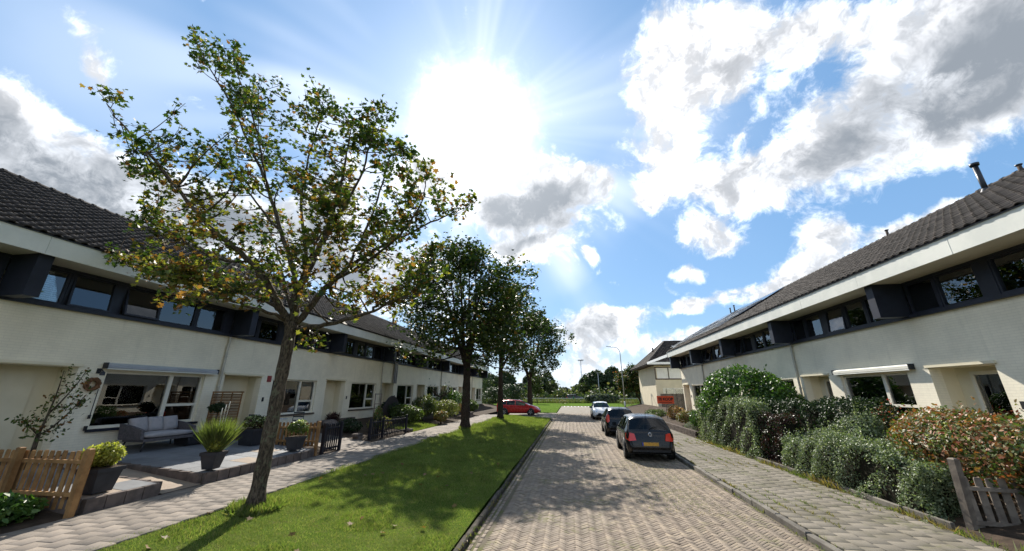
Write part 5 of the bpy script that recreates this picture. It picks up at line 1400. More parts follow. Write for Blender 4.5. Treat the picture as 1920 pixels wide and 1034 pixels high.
FOCUS = dict(L=4.36, hw=.90, top=[(0, .48), (.02, .66), (.05, .86), (.10, 1.0), (.16, 1.06), (.46, 1.36), (.62, 1.42), (1.2, 1.475), (1.9, 1.485), (2.3, 1.45), (2.55, 1.38), (3.38, .99), (3.55, .955), (3.95, .84), (4.18, .70), (4.30, .55), (4.36, .42)],
             belt=[(0, .46), (.02, .63), (.05, .83), (.10, .96), (.16, 1.0), (.6, 1.02), (1.4, .985), (2.8, .92), (3.3, .90), (3.6, .87), (3.95, .77), (4.18, .64), (4.30, .52), (4.36, .40)],
             plan=[(0, .72), (.05, .86), (.2, .95), (.5, .99), (1.2, 1.0), (3.0, 1.0), (3.7, .96), (4.0, .90), (4.25, .78), (4.36, .62)], rear_glass=(.18, .45), wind=(2.58, 3.36), side=[(.60, 1.0), (1.05, 1.88), (1.95, 2.95)], wheels=(.82, 3.46), wr=.325)
SUV = dict(L=4.6, hw=.92, top=[(0, .55), (.02, .8), (.06, 1.05), (.12, 1.15), (.30, 1.60), (.45, 1.66), (1.2, 1.70), (2.2, 1.69), (2.7, 1.62), (3.35, 1.17), (3.6, 1.12), (4.2, 1.0), (4.45, .85), (4.56, .65), (4.6, .5)],
           belt=[(0, .53), (.02, .77), (.06, 1.0), (.12, 1.08), (.6, 1.09), (2.6, 1.06), (3.3, 1.06), (3.6, 1.05), (4.2, .92), (4.45, .79), (4.56, .62), (4.6, .48)],
           plan=[(0, .8), (.05, .9), (.2, .97), (.6, 1.0), (3.4, 1.0), (4.0, .96), (4.4, .86), (4.6, .7)], rear_glass=(.14, .29), wind=(2.72, 3.33), side=[(.5, 1.0), (1.08, 1.9), (1.98, 3.0)], wheels=(.86, 3.6), wr=.35)
def car(name, D, loc, rz, pm, label, scale=1.0, tail='block', emblem=False, plate='rear', antenna=True):
    root = empty(name, loc, rz); root.scale = (scale,) * 3
    tag(root, label, 'car')
    L = D['L']
    us = set(np.round(np.linspace(0, L, 52), 3)) | {u for u, _ in D['top']} | {u for u, _ in D['belt']} | set(D['rear_glass']) | set(D['wind']) | {x for s in D['side'] for x in s}
    us = sorted(us)
    ip = lambda tab, u: float(np.interp(u, [a for a, _ in tab], [b for _, b in tab]))
    zb = .24
    V = []; NR = 13
    for u in us:
        zt, zs = ip(D['top'], u), ip(D['belt'], u); hw = D['hw'] * ip(D['plan'], u)
        zs = min(zs, zt - .004); g = min(1, max(0, (zt - zs) / .5))
        lowb = zb + (.06 if u < .15 or u > L - .2 else 0)
        rw = hw * (.97 - .24 * g)                     # tumblehome
        edge = zt - .085 * g - .012
        sec = [(0, lowb), (hw * .80, lowb), (hw * .955, lowb + .03), (hw * .985, lowb + .14), (hw, (lowb + zs) * .5 + .02), (hw * .992, zs - .13), (hw * .965, zs - .035), (hw * .945, zs), (hw * .945 + (rw * .99 - hw * .945) * .5, zs + (edge - zs) * .5), (rw * .985, edge), (rw * .93, zt - .045 * g - .006), (rw * .55, zt - .008 * g), (0, zt)]
        V.append(sec)
    nu = len(us)
    verts = []; idx = {}
    for side in (1, -1):
        for i, u in enumerate(us):
            for j, (x, z) in enumerate(V[i]):
                if side == -1 and j in (0, NR - 1): idx[(side, i, j)] = idx[(1, i, j)]; continue
                idx[(side, i, j)] = len(verts); verts.append((x * side, u, z))
    parts = {'body': [], 'rear_window': [], 'windscreen': []}
    for k in range(len(D['side'])):
        parts['side_window_%d_1' % k] = []; parts['side_window_%d_-1' % k] = []
    for side in (1, -1):
        for i in range(nu - 1):
            um = (us[i] + us[i + 1]) / 2
            for j in range(NR - 1):
                q = (idx[(side, i, j)], idx[(side, i + 1, j)], idx[(side, i + 1, j + 1)], idx[(side, i, j + 1)])
                if side == -1: q = q[::-1]
                key = 'body'
                if j >= 10 and D['rear_glass'][0] < um < D['rear_glass'][1]: key = 'rear_window'
                elif j >= 10 and D['wind'][0] < um < D['wind'][1]: key = 'windscreen'
                elif j in (7, 8):
                    for k, (a, b) in enumerate(D['side']):
                        if a < um < b and ip(D['top'], um) - ip(D['belt'], um) > .12: key = 'side_window_%d_%d' % (k, side)
                parts[key].append(q)
    for side in (1, -1):                              # end caps
        for i in (0, nu - 1):
            for j in range(NR - 1):
                pass
    for i in (0, nu - 1):
        loop = [idx[(1, i, j)] for j in range(NR)] + [idx[(-1, i, j)] for j in range(NR - 2, 0, -1)]
        parts['body'].append(tuple(loop[::-1] if i else loop))
    body = None
    for key, fs in parts.items():
        if not fs: continue
        used = sorted({v for f in fs for v in f}); mp = {v: n for n, v in enumerate(used)}
        me = bpy.data.meshes.new(key); me.from_pydata([verts[v] for v in used], [], [tuple(mp[v] for v in f) for f in fs])
        me.polygons.foreach_set('use_smooth', [len(f) == 4 for f in fs]); me.materials.append(pm if key == 'body' else M['carglass']); me.update()
        nm = 'body' if key == 'body' else ('side_window' if key.startswith('side') else key)
        o = link(nm, me, root)
        if key == 'body': body = o
    hw = D['hw']
    # cabin: seats and dark tub, so the glass has something behind it
    tub = MB().box(-hw * .8, hw * .8, .6, D['wind'][1] - .1, .3, .62); tub.build('cabin_floor', M['seat'], root)
    for x in (-.36, .36):
        for y, h in ((1.05, 1.02), (1.95, 1.06)):
            s = MB().box(x - .24, x + .24, y, y + .14, .62, h - .02); s.box(x - .12, x + .12, y - .01, y + .09, h, h + .17); s.build('seat', M['seat'], root)
    # wheels, dark wheel-well discs
    wr = D['wr']; tyre = MB(); 
    prof = [(wr * .62, -.10), (wr * .93, -.105), (wr, -.075), (wr, .075), (wr * .93, .105), (wr * .62, .10)]
    tyre.lathe(prof, 22); tm = tyre.mesh('tyre', M['rubber'])
    rim = MB().lathe([(0, .075), (.05, .085), (.055, .07), (wr * .55, .06), (wr * .63, .10), (wr * .66, .09)], 22)
    for k in range(5):
        a = 2 * math.pi * k / 5; c, s = math.cos(a), math.sin(a); t_ = .035
        rim.add([(c * .04 - s * t_, s * .04 + c * t_, .088), (c * .04 + s * t_, s * .04 - c * t_, .088), (c * wr * .6 + s * t_ * .8, s * wr * .6 - c * t_ * .8, .098), (c * wr * .6 - s * t_ * .8, s * wr * .6 + c * t_ * .8, .098)], [(0, 1, 2, 3)], 0)
    rm = rim.mesh('rim', M['rim'])
    disc = MB().lathe([(0, 0), (wr * 1.16, 0), (wr * 1.16, -.02)], 28); dm = disc.mesh('wheel_well_disc', M['black'])  # flat black disc on the body side, stands in for the wheel well's shade
    hubd = MB().lathe([(0, .05), (wr * .6, .045)], 20).mesh('brake', M['black'])
    for y in D['wheels']:
        for sx in (1, -1):
            xs_ = hw * ip(D['plan'], y)
            link('wheel_well_disc', dm, root, (sx * (xs_ + .003), y, wr + .03), (0, sx * R(90), 0))
            w = empty('wheel', (sx * (xs_ - .085), y, wr), 0, root); w.rotation_euler = (0, sx * R(90), 0)
            link('tyre', tm, w); link('rim', rm, w); link('brake', hubd, w)
    # lamps, bumper trim, plate, mirrors
    zt = ip(D['belt'], .14)
    for sx in (1, -1):
        xo = hw * ip(D['plan'], .06)
        if tail == 'block':
            b = MB().add([(sx * xo * .98, .02, zt - .30), (sx * xo * .66, -.005, zt - .27), (sx * xo * .72, .045, zt - .06), (sx * xo * .93, .09, zt - .03), (sx * xo * 1.10, .26, zt - .06), (sx * xo * 1.12, .24, zt - .24)], [(0, 1, 2, 3), (0, 3, 4, 5)] if sx == 1 else [(3, 2, 1, 0), (5, 4, 3, 0)])
            b.v = [(x, y - .018, z) for x, y, z in b.v]
        else:
            b = MB().add([(sx * xo * 1.0, .03, zt - .22), (sx * xo * .84, .0, zt - .16), (sx * xo * .84, .07, zt + .16), (sx * xo * .97, .13, zt + .19), (sx * xo * 1.08, .22, zt + .05), (sx * xo * 1.08, .18, zt - .14)], [(0, 1, 2, 3), (0, 3, 4, 5)] if sx == 1 else [(3, 2, 1, 0), (5, 4, 3, 0)])
            b.v = [(x, y - .02, z) for x, y, z in b.v]
        tl_ = b.build('tail_lamp', M['taillamp'], root)
        yb = L - .16; xo2 = hw * ip(D['plan'], L - .28)
        zh = ip(D['belt'], L - .3)
        hb = MB().add([(sx * xo2 * .60, L - .02, zh - .14), (sx * xo2 * .98, L - .24, zh - .11), (sx * xo2 * 1.05, L - .50, zh + .06), (sx * xo2 * .86, L - .40, zh + .085), (sx * xo2 * .62, L - .14, zh - .02)], [(0, 1, 2, 3, 4)] if sx == -1 else [(4, 3, 2, 1, 0)])
        hb.v = [(x * 1.012, y + .02, z + .008) for x, y, z in hb.v]
        hb.build('headlamp', M['headlamp'], root)
        ym = D['wind'][1] - .35
        mr = MB().add([(sx * (hw + .01), ym, .93), (sx * (hw + .18), ym - .03, .93), (sx * (hw + .20), ym - .02, 1.06), (sx * (hw + .03), ym, 1.07), (sx * (hw + .01), ym + .11, .95), (sx * (hw + .15), ym + .08, .95), (sx * (hw + .16), ym + .07, 1.04), (sx * (hw + .03), ym + .10, 1.05)], BOXF)
        mr.tube([(sx * hw * .93, ym + .06, .93), (sx * (hw + .05), ym + .05, .98)], .025, 6)
        mr.build('mirror', pm if pm is not M['carwhite'] else M['black'], root)
        for k, (a, b_) in enumerate(D['side'][1:]):
            yy = a + .10; z_ = ip(D['belt'], yy) - .10; MB().box(sx * hw * .992 - .012, sx * hw * .992 + .02, yy, yy + .16, z_ - .015, z_ + .012).build('door_handle', pm, root)
    for sx in (1, -1):
        for u_ in (D['side'][0][1] + .02, D['side'][1][1] + .04, D['wind'][1] - .28):
            if D['wheels'][0] + wr < u_ < D['wheels'][1] - wr: MB().box(sx * hw - .006, sx * hw + .002, u_ - .005, u_ + .005, .34, ip(D['belt'], u_) - .14).build('door_seam', M['black'], root)
    MB().box(-hw * .74, hw * .74, -.012, .03, .30, .37).build('bumper_trim', M['black'], root)
    gz_ = ip(D['belt'], L - .08)
    MB().box(-hw * .5, hw * .5, L - .05, L + .012, .36, gz_ - .06).build('grille', M['black'], root)
    if plate in ('rear', 'both'):
        p = MB().box(-.25, .25, -.022, -.008, .50, .61).build('number_plate', M['plate'], root); MB().box(-.30, -.25, -.022, -.008, .50, .61).build('plate_strip', M['plateblue'], p)
    if plate in ('front', 'both'):
        MB().box(-.26, .26, L + .014, L + .026, .40, .51).build('number_plate', M['plate'], root)
    if antenna:
        MB().tube([(0, .60, 1.42), (0, .50, 1.60), (0, .44, 1.70)], [.008, .005, .004], 5).build('antenna', M['black'], root)
    wz0 = ip(D['top'], .16)
    MB().tube([(0, .125, wz0 + .0), (.10, .17, wz0 + .07), (.30, .19, wz0 + .08)], .009, 5).build('rear_wiper', M['black'], root)
    if emblem:
        e = empty('emblem', (0, .035, .86), 0, root); e.rotation_euler = (R(90 + 8), 0, 0)
        ring = MB(); pts = [(math.cos(a) * .062, math.sin(a) * .062, .02) for a in np.linspace(0, 2 * math.pi, 21)]
        ring.tube(pts, .008, 5, caps=False); ring.build('ring', M['chrome'], e)
        lt = MB(); 
        for p_ in ([(-.022, .052, .02), (0, .008, .02), (.022, .052, .02)], [(-.052, .026, .02), (-.024, -.048, .02), (0, -.004, .02), (.024, -.048, .02), (.052, .026, .02)]):
            for a_, b_ in zip(p_, p_[1:]): lt.tube([a_, b_], .006, 5)
        lt.build('letters', M['chrome'], e)
    MB().box(-hw * .9, hw * .9, .3, L - .3, .20, .26).build('underbody', M['black'], root)
    return root
car('hatchback', HATCH, (2.85, 15.2, .0), R(-1), M['carblack'], 'nearest parked black hatchback with yellow number plate and round badge', 1.07, emblem=True)
car('hatchback', HATCH, (2.80, 22.9, .0), R(-.5), M['carblack'], 'second black hatchback parked ahead of the nearest one', 1.07, tail='tall', plate='none')
car('hatchback', HATCH, (2.85, 40.9, .0), R(180), M['carwhite'], 'white hatchback facing the camera in the row of parked cars', 1.08, plate='none', antenna=False)
car('hatchback', FOCUS, (-8.35, 43.3, .0), R(-90), M['carred'], 'red hatchback parked across the side street', 1.12, plate='none', antenna=False, tail='tall')
car('suv', SUV, (-1.2, 112, .27), R(-90), M['cardark'], 'dark car driving on the main road behind the guardrail', 1.0, plate='none', antenna=False)

# ------------------------------------------------------------------ left front gardens: terraces, fences, furniture
def terrace(name, x_front, x_back, y0, y1, z_front, label, slab=.6, mat='slab', warm=()):
    """raised slabs on a block edging, sloping up towards the house"""
    root = empty(name, (0, 0, 0)); tag(root, label, 'terrace')
    zb = lambda x: z_front + (ZF - .02 - z_front) * (x_front - x) / (x_front - FAC_L)
    bed = MB().add([(x_front + .0, y0, ZP - .2), (x_front, y1, ZP - .2), (x_back, y1, ZP - .2), (x_back, y0, ZP - .2), (x_front, y0, z_front - .045), (x_front, y1, z_front - .045), (x_back, y1, zb(x_back) - .045), (x_back, y0, zb(x_back) - .045)], [(3, 2, 1, 0), (4, 5, 6, 7), (0, 1, 5, 4), (1, 2, 6, 5), (2, 3, 7, 6), (3, 0, 4, 7)])
    bed.build('bed', M['sand'], root)
    nx = max(1, round((x_front - x_back) / slab)); ny = max(1, round((y1 - y0) / slab))
    sx, sy = (x_front - x_back) / nx, (y1 - y0) / ny
    tilt_ = math.atan2(zb(x_back) - z_front, x_front - x_back)
    for k, mname in enumerate((mat, 'slabwarm')):
        me = MB().cbox(-sx / 2 + .004, sx / 2 - .004, -sy / 2 + .004, sy / 2 - .004, -.045, 0, .006).mesh('slab', M[mname])
        for i in range(nx):
            for j in range(ny):
                if ((i, j) in warm) != (k == 1): continue
                x = x_front - (i + .5) * sx
                link('slab', me, root, (x, y0 + (j + .5) * sy, zb(x) + random.gauss(0, .0015)), (0, tilt_, 0))
    bl = MB().cbox(-.05, .05, -.148, .148, -.30, 0, .006).mesh('edging_block', M['edging'])
    n = int((y1 - y0) / .3)
    for k in range(n): link('edging_block', bl, root, (x_front + .052, y0 + .15 + k * (y1 - y0) / n, z_front + .004 + random.gauss(0, .002)))
    for yy, sgn in ((y0, -1), (y1, 1)):
        m_ = int((x_front - x_back) / .3)
        for k in range(m_):
            x = x_front - .15 - k * .3; link('edging_block', bl, root, (x, yy + sgn * .052, zb(x) + .004), (0, 0, R(90)))
    return root
random.seed(21)
terrace('terrace', -8.72, -11.9, 8.35, 12.2, .585, 'raised grey slab terrace with pots in front of the nearest house', warm=((0, 2), (1, 4)))
terrace('terrace', -8.72, -12.6, 6.1, 7.35, .585, 'raised grey slab terrace behind the near picket fence', warm=((0, 0), (0, 3), (1, 1)))
sh = strip('garden_path', [[(x, y, float(garden_z(x)) + .03) for x in np.linspace(FAC_L + .3, PATH_L, 6)] for y in (7.42, 8.28)], M['slabwarm'], 'sandy tiled path to the nearest front door')
strip('garden_path_far', [[(x, y, float(garden_z(x)) + .03) for x in np.linspace(FAC_L + .3, PATH_L, 6)] for y in (13.6, 15.9)], M['paver'], 'paved drive beside the black garden gate')
strip('house_apron', [[(x, y, float(garden_z(x)) + .02) for x in np.linspace(FAC_L + .01, -11.9, 4)] for y in (8.3, 12.2)], M['slab'], 'grey slabs directly in front of the blinds window')
# fences
def picket_fence(name, a, b, z0, h, mat, label, n, w=.07, t=.02, rails=(.22, .80), post=.09, posts=(0, 1), cat='fence', flat=True, lean=0.0, post_h=None, rail_side=1):
    a = Vector((*a, z0)); b = Vector((*b, z0)); d = b - a; L = d.length; ang = math.atan2(d.y, d.x)
    root = empty(name, tuple(a), ang); tag(root, label, cat)
    if lean: root.rotation_euler = (lean, 0, ang)
    pk = MB().prism([(-w / 2, 0, .03), (w / 2, 0, .03), (w / 2, 0, h - .03), (0 if not flat else w / 2 - .01, 0, h), (0 if not flat else -w / 2 + .01, 0, h), (-w / 2, 0, h - .03)][:6], (0, t, 0)).mesh('picket', M[mat])
    for i in range(n):
        link('picket', pk, root, ((i + .5) * L / n, .02, random.gauss(0, .004)), (0, random.gauss(0, .008), 0))
    for r_ in rails: MB().box(0, L, -.025 if rail_side == 1 else .041, .019 if rail_side == 1 else .085, h * r_ - .03, h * r_ + .03).build('rail', M[mat], root)
    ph = post_h or h + .06
    for p_ in posts:
        MB().cbox(p_ * L - post / 2, p_ * L + post / 2, -post - .026, -.026, -.25, ph, .012).build('post', M[mat], root)
    return root
picket_fence('picket_fence', (-11.4, 5.93), (-8.62, 5.98), .42, .96, 'pine', 'pale wooden picket fence at the lower left corner', 19, .085, posts=(0, .45, 1), rails=(.28, .82))
picket_fence('picket_fence', (-11.0, 12.42), (-8.74, 12.46), .60, .80, 'pine', 'pale wooden picket fence on the terrace behind the boxwood pot', 15, .085, posts=(0, 1), rails=(.25, .80))
picket_fence('garden_gate', (-8.74, 12.66), (-8.68, 13.55), .37, .95, 'blackwood', 'black picket gate standing open beside the pale fence', 8, .06, posts=(0, 1), cat='gate', rails=(.15, .85))
picket_fence('picket_fence', (-9.05, 16.35), (-8.86, 19.7), .37, .86, 'blackwood', 'black picket fence with plants growing over it', 22, .06, posts=(0, .32, 1), rails=(.18, .85))
picket_fence('picket_gate', (6.78, 8.35), (8.75, 7.95), .10, .88, 'oldwood', 'weathered grey picket gate under the bushes at the right edge', 13, .10, .022, posts=(), cat='gate', rails=(.20, .80))
o = MB().cbox(-.055, .055, -.055, .055, -.2, 1.18, .02).build('leaning_post', M['oldwood'], None, (6.74, 8.38, .10), (R(2), R(1), .2)); tag(o, 'leaning weathered fence post at the end of the right hedge', 'post')
o = MB().cbox(-1.5, 1.5, -.16, .16, -.1, .05, .015).build('threshold_stone', M['kerb'], None, (8.3, 7.75, .14), (0, 0, R(-12))); tag(o, 'pale concrete threshold slab below the weathered gate', 'slab')
bn = empty('wheeled_bin', (7.75, 7.35, .14), R(10)); tag(bn, 'dark blue wheeled bin behind the weathered gate', 'bin')
MB().frustum(0, 0, .06, .95, .22, .28, .25, .33).build('bin_body', plain('bin_blue', (.03, .045, .10), (.025, .035, .08), 4, .5, .05), bn); MB().cbox(-.3, .3, -.36, .36, .955, 1.02, .02).build('lid', M['black'], bn)
for x in (-.2, .2): MB().tube([(x - .03, .28, .09), (x + .03, .28, .09)], .09, 12).build('wheel', M['rubber'], bn)
# wicker screen
sc_ = empty('wicker_screen', (-12.85, 11.98, .9)); tag(sc_, 'brown woven wicker screen standing off the wall between two houses', 'screen')
for k in range(26): MB().box(0, 1.2, -.012 + .012 * (k % 2), .0 + .012 * (k % 2), .12 + k * .052, .16 + k * .052).build('woven_band', M['wicker'], sc_)
for x in (0, .4, .8, 1.2): MB().box(x - .02, x + .02, -.032, -.014, 0, 1.50).build('upright', M['wicker'], sc_)
MB().box(-.03, 1.23, -.03, .02, 1.50, 1.55).build('top_rail', M['wicker'], sc_)
# sofa
M['sofafab'] = plain('sofa_fabric', (.34, .32, .33), (.29, .28, .29), 8, .9, .2, 90)
M['rattan'] = plain('grey_rattan', (.11, .10, .11), (.07, .065, .07), 22, .8, .4, 60)
sf = empty('garden_sofa', (-12.2, 9.98, .845), R(90)); tag(sf, 'grey three-seat garden sofa with cushions below the blinds window', 'sofa')
SL = .70
fr = MB().box(-SL, SL, -.36, .36, .24, .32); fr.build('seat_frame', M['rattan'], sf)
bk = MB().prism([(-SL + .1, .30, .32), (-SL + .1, .38, .32), (-SL + .1, .52, .82), (-SL + .1, .46, .84)], (2 * SL - .2, 0, 0)); bk.build('back_frame', M['rattan'], sf)
for sx in (-1, 1):
    ar = MB().prism([(sx * SL, -.34, .30), (sx * SL, .42, .30), (sx * SL, .50, .72), (sx * SL, .10, .66), (sx * SL, -.30, .56)], (sx * .08, 0, 0)); ar.build('arm', M['rattan'], sf)
    for yy in (-.30, .34):
        MB().tube([(sx * (SL - .08), yy, .25), (sx * (SL - .02), yy * 1.1, 0)], [.025, .018], 8).build('leg', M['darkmetal'], sf)
def cushion(w, d, h):
    b = bmesh.new(); bmesh.ops.create_cube(b, size=1); bmesh.ops.subdivide_edges(b, edges=b.edges[:], cuts=4, use_grid_fill=True)
    for v in b.verts:
        x, y, z = v.co * 2; f = (1 - .30 * abs(x) ** 4) * (1 - .30 * abs(y) ** 4)
        v.co = Vector((x * w / 2 * (1 - .05 * abs(z)), y * d / 2 * (1 - .05 * abs(z)), z * h / 2 * f))
    me = bpy.data.meshes.new('cushion'); b.to_mesh(me); b.free(); me.polygons.foreach_set('use_smooth', [True] * len(me.polygons)); me.materials.append(M['sofafab']); return me
link('seat_cushion', cushion(2 * SL - .04, .70, .16), sf, (0, -.02, .395))
cm = cushion(.43, .42, .16)
for k, x in enumerate((-.43, .01, .44)): link('back_cushion', cm, sf, (x, .32, .66), (R(72), R(random.uniform(-5, 5)), 0))
# bistro table and chairs on the terrace behind the fence
tb = empty('bistro_table', (-10.7, 13.9 - 1.2, .78)); tag(tb, 'small grey bistro table behind the pale fence', 'table')
MB().lathe([(0, .72), (.34, .72), (.34, .70), (0, .70)], 20).build('table_top', M['metal'], tb)
for k in range(3):
    a = k * 2.09; MB().tube([(0, 0, .7), (.06 * math.cos(a), .06 * math.sin(a), .35), (.26 * math.cos(a), .26 * math.sin(a), 0)], .012, 6).build('leg', M['darkmetal'], tb)
for (x, y, rz_, lb) in ((-10.9, 11.95 + .15, R(170), 'thin metal chair left of the bistro table'), (-10.5, 13.45, R(20), 'thin metal chair right of the bistro table')):
    ch = empty('bistro_chair', (x, y, .76), rz_); tag(ch, lb, 'chair', 'bistro chairs')
    MB().box(-.2, .2, -.2, .2, .44, .46).build('seat', M['darkmetal'], ch)
    for sx in (-.19, .19):
        MB().tube([(sx, .19, 0), (sx, .19, .45), (sx * .95, .24, .92)], .011, 6).build('leg', M['darkmetal'], ch); MB().tube([(sx, -.19, 0), (sx, -.19, .45)], .011, 6).build('leg', M['darkmetal'], ch)
    for z in (.62, .76, .90): MB().box(-.19, .19, .205 + (z - .6) * .1, .22 + (z - .6) * .1, z - .025, z + .025).build('back_slat', M['darkmetal'], ch)
# trellis, round screen, stones, raised beds
tr_ = empty('trellis', (-9.75, 18.2, .42)); tag(tr_, 'old wooden trellis frame carrying the climbing rose', 'trellis')
for y in (-.30, .30): MB().box(-.02, .02, y - .025, y + .025, 0, 1.95).build('upright', M['oldwood'], tr_)
for z in (.5, 1.0, 1.45, 1.92): MB().box(-.018, .018, -.274, .274, z - .02, z + .02).build('crossbar', M['oldwood'], tr_)
rs = empty('round_screen', (-11.2, 22.7, .7)); tag(rs, 'dark half-round woven screen in front of the black door', 'screen')
pts = [(0, math.cos(a) * 1.25, .08 + math.sin(a) * 1.42) for a in np.linspace(0, math.pi, 22)]
MB().prism(pts, (.05, 0, 0)).build('screen_panel', plain('dark_wicker', (.030, .022, .024), (.018, .014, .016), 20, .8, .4, 50), rs)
for k in range(len(pts) - 1): MB().tube([pts[k], pts[k + 1]], .03, 6).build('rim', M['blackwood'], rs)
random.seed(5)
for k, (x, y, s, lb) in enumerate(((-8.95, 20.2, .17, 'large grey boulder at the end of the black fence'), (-8.85, 20.55, .12, 'small boulder in front of the grey boulder'), (-10.35, 20.3, .2, 'pale boulder at the house side of the small front lawn'), (-11.8, 17.6, .32, 'broad stone block below the white wall'))):
    b = bmesh.new(); bmesh.ops.create_icosphere(b, subdivisions=2, radius=1)
    for v in b.verts: v.co *= random.uniform(.8, 1.15); v.co.z *= .75
    me = bpy.data.meshes.new('boulder'); b.to_mesh(me); b.free(); me.materials.append(M['edging'])
    o = link('boulder', me, None, (x, y, float(garden_z(x)) + s * .5), (0, 0, k)); o.scale = (s, s * 1.3, s); tag(o, lb, 'stone')
def low_wall(name, x0, x1, y0, y1, z0, h, label, mat='clayedge'):
    root = empty(name, ((x0 + x1) / 2, (y0 + y1) / 2, z0)); tag(root, label, 'wall')
    lx, ly = (x1 - x0) / 2, (y1 - y0) / 2
    along_y = ly > lx; n = max(2, int(2 * max(lx, ly) / .30)); rows = max(1, int(h / .11))
    bl_ = (2 * max(lx, ly)) / n; t = min(lx, ly)
    me = (MB().cbox(-t, t, -bl_ / 2 + .005, bl_ / 2 - .005, 0, h / rows - .006, .006) if along_y else MB().cbox(-bl_ / 2 + .005, bl_ / 2 - .005, -t, t, 0, h / rows - .006, .006)).mesh('brick', M[mat])
    for r_ in range(rows):
        for k in range(n):
            q = -max(lx, ly) + (k + .5) * bl_ + (bl_ * .25 if r_ % 2 else -bl_ * .25) * .9
            link('brick', me, root, ((0 if along_y else q) + random.gauss(0, .003), (q if along_y else 0), r_ * h / rows))
    return root
low_wall('low_brick_wall', 6.50, 6.68, 22.2, 31.5, .08, .36, 'low dark brick wall edging the right garden beside the parked car')
low_wall('raised_bed_wall', -8.85, -8.70, 30.4, 33.6, .34, .46, 'low stone wall round the raised bed of orange grass', 'edging')
low_wall('raised_bed_wall', -12.2, -12.0, 17.0, 20.0, .86, .26, 'low block wall below the third house window', 'edging')
low_wall('stone_pillar', -9.5, -9.22, 15.8, 16.25, .36, .34, 'small stack of dark stones at the path corner', 'edging')
# edging of the right hedge: old boards
ed = empty('border_boards', (0, 0, 0)); tag(ed, 'row of old concrete border stones in front of the low right hedge', 'edging')
bs = MB().cbox(-.035, .035, -.49, .49, -.1, .14, .012).mesh('border_stone', M['kerb'])
for k in range(7): link('border_stone', bs, ed, (6.50 + random.gauss(0, .012), 8.95 + k, .09), (0, random.gauss(0, .03), random.gauss(0, .01)))
# boards and gate behind the for-sale board
bf = empty('board_fence', (9.2, 44.5, .3)); tag(bf, 'fence of grey and brown upright boards in front of the cream hipped house', 'fence')
b1 = MB().box(-.07, .07, -.012, .012, 0, 2.0).mesh('board', M['greywood']); b2 = MB().box(-.07, .07, -.012, .012, 0, 2.0).mesh('board', M['brownwood'])
for k in range(26): link('board', b1 if k < 17 else b2, bf, (.8 + k * .15, random.gauss(0, .004), random.gauss(0, .01)))
for z in (.35, 1.4): MB().box(.75, 4.7, .014, .05, z - .04, z + .04).build('rail', M['greywood'], bf)
# for-sale board
fs = empty('for_sale_board', (7.75, 33.2, .25)); tag(fs, 'orange for-sale board on a post in the right garden', 'sign')
M['orange'] = plain('sign_orange', (.80, .10, .03), (.74, .09, .03), 2, .5, 0)
MB().box(-.03, .03, .02, .06, 0, 1.62).build('post', M['oldwood'], fs)
bd = MB().box(-.66, .66, -.02, .018, 1.30, 1.90).build('board', M['orange'], fs)
def text(name, body, size, parent, loc, rot, mat, sx=1.0):
    cu = bpy.data.curves.new(name, 'FONT'); cu.body = body; cu.size = size; cu.align_x = 'CENTER'; cu.align_y = 'CENTER'; cu.extrude = .004; cu.offset = .012
    o = bpy.data.objects.new(name, cu); COL.objects.link(o); dg = bpy.context.evaluated_depsgraph_get(); dg.update()
    me = bpy.data.meshes.new_from_object(o.evaluated_get(dg)); bpy.data.objects.remove(o); me.materials.append(mat)
    q = link(name, me, parent, loc, rot); q.scale = (sx, 1, 1); return q
text('lettering', 'TE KOOP', .30, bd, (0, -.026, 1.64), (R(90), 0, 0), M['black'], .92)
MB().box(-.5, .5, -.024, -.0205, 1.38, 1.42).build('print_line', M['black'], bd)
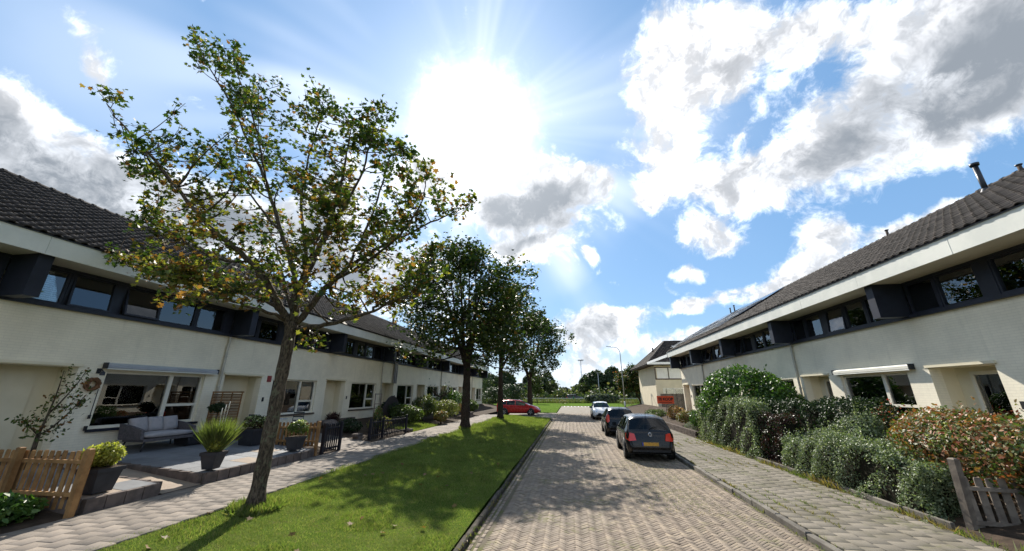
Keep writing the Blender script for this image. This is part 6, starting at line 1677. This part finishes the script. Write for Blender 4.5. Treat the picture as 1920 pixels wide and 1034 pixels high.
# street lamp
sl_ = empty('street_lamp', (7.67, 56.9, .02)); tag(sl_, 'tall grey street lamp with curved arm at the street end', 'street lamp')
MB().tube([(0, 0, 0), (0, 0, 1.2)], .11, 12).build('base_sleeve', M['metal'], sl_)
MB().tube([(0, 0, 1.2), (-.02, 0, 4.5), (-.05, 0, 8.0)] + [(-.05 - .75 * (1 - math.cos(a)), 0, 8.0 + .95 * math.sin(a)) for a in np.linspace(.15, math.pi / 2, 7)] + [(-1.35, 0, 9.0)], [.085, .07, .055] + [.05] * 8, 10).build('pole', M['metal'], sl_)
MB().add([(-1.3, -.09, 8.95), (-1.3, .09, 8.95), (-2.0, .13, 9.06), (-2.0, -.13, 9.06), (-1.3, -.07, 9.05), (-1.3, .07, 9.05), (-2.0, .08, 9.13), (-2.0, -.08, 9.13)], BOXF).build('lamp_head', M['metal'], sl_)
for (x, y, hgt, lb, nm) in ((7.6, 104, 7.3, 'thin pale pole before the guardrail', 'thin_pole'),):
    o = empty(nm, (x, y, .2)); tag(o, lb, 'pole'); MB().tube([(0, 0, 0), (0, 0, hgt)], [.09, .06], 8).build('shaft', M['metal'], o); MB().box(-.4, .1, -.08, .08, hgt, hgt + .1).build('lamp_head', M['metal'], o)
ms = empty('floodlight_mast', (5.0, 165, .1)); tag(ms, 'tall green floodlight mast above the distant trees', 'mast')
MB().tube([(0, 0, 0), (0, 0, 16)], [.22, .12], 8).build('shaft', M['metal'], ms); MB().box(-1.1, 1.1, -.06, .06, 15.6, 15.75).build('crossbar', M['metal'], ms)
for x in (-1.0, -.35, .35, 1.0): MB().box(x - .22, x + .22, -.2, .1, 15.8, 16.2).build('floodlight', M['darkmetal'], ms)
# guardrail
gr = empty('guardrail', (0, 106.8, .22)); tag(gr, 'long steel guardrail along the main road', 'guardrail')
MB().prism([(-90, 0, .52), (-90, -.08, .58), (-90, 0, .66), (-90, -.08, .74), (-90, 0, .80), (-90, .02, .80), (-90, .02, .52)], (180, 0, 0)).build('rail', M['metal'], gr)
gp = MB().box(-.06, .06, .02, .14, -.1, .78).mesh('post', M['metal'])
for k in range(36): link('post', gp, gr, (-70 + k * 4, 0, 0))
mp_ = empty('marker_post', (-.8 + 1.5, 97.5, .1)); tag(mp_, 'green marker post in the far reeds', 'post'); MB().cbox(-.16, .16, -.16, .16, 0, 1.5, .05).build('post_body', plain('marker_green', (.02, .13, .06), (.02, .1, .05), 3, .6, 0), mp_)
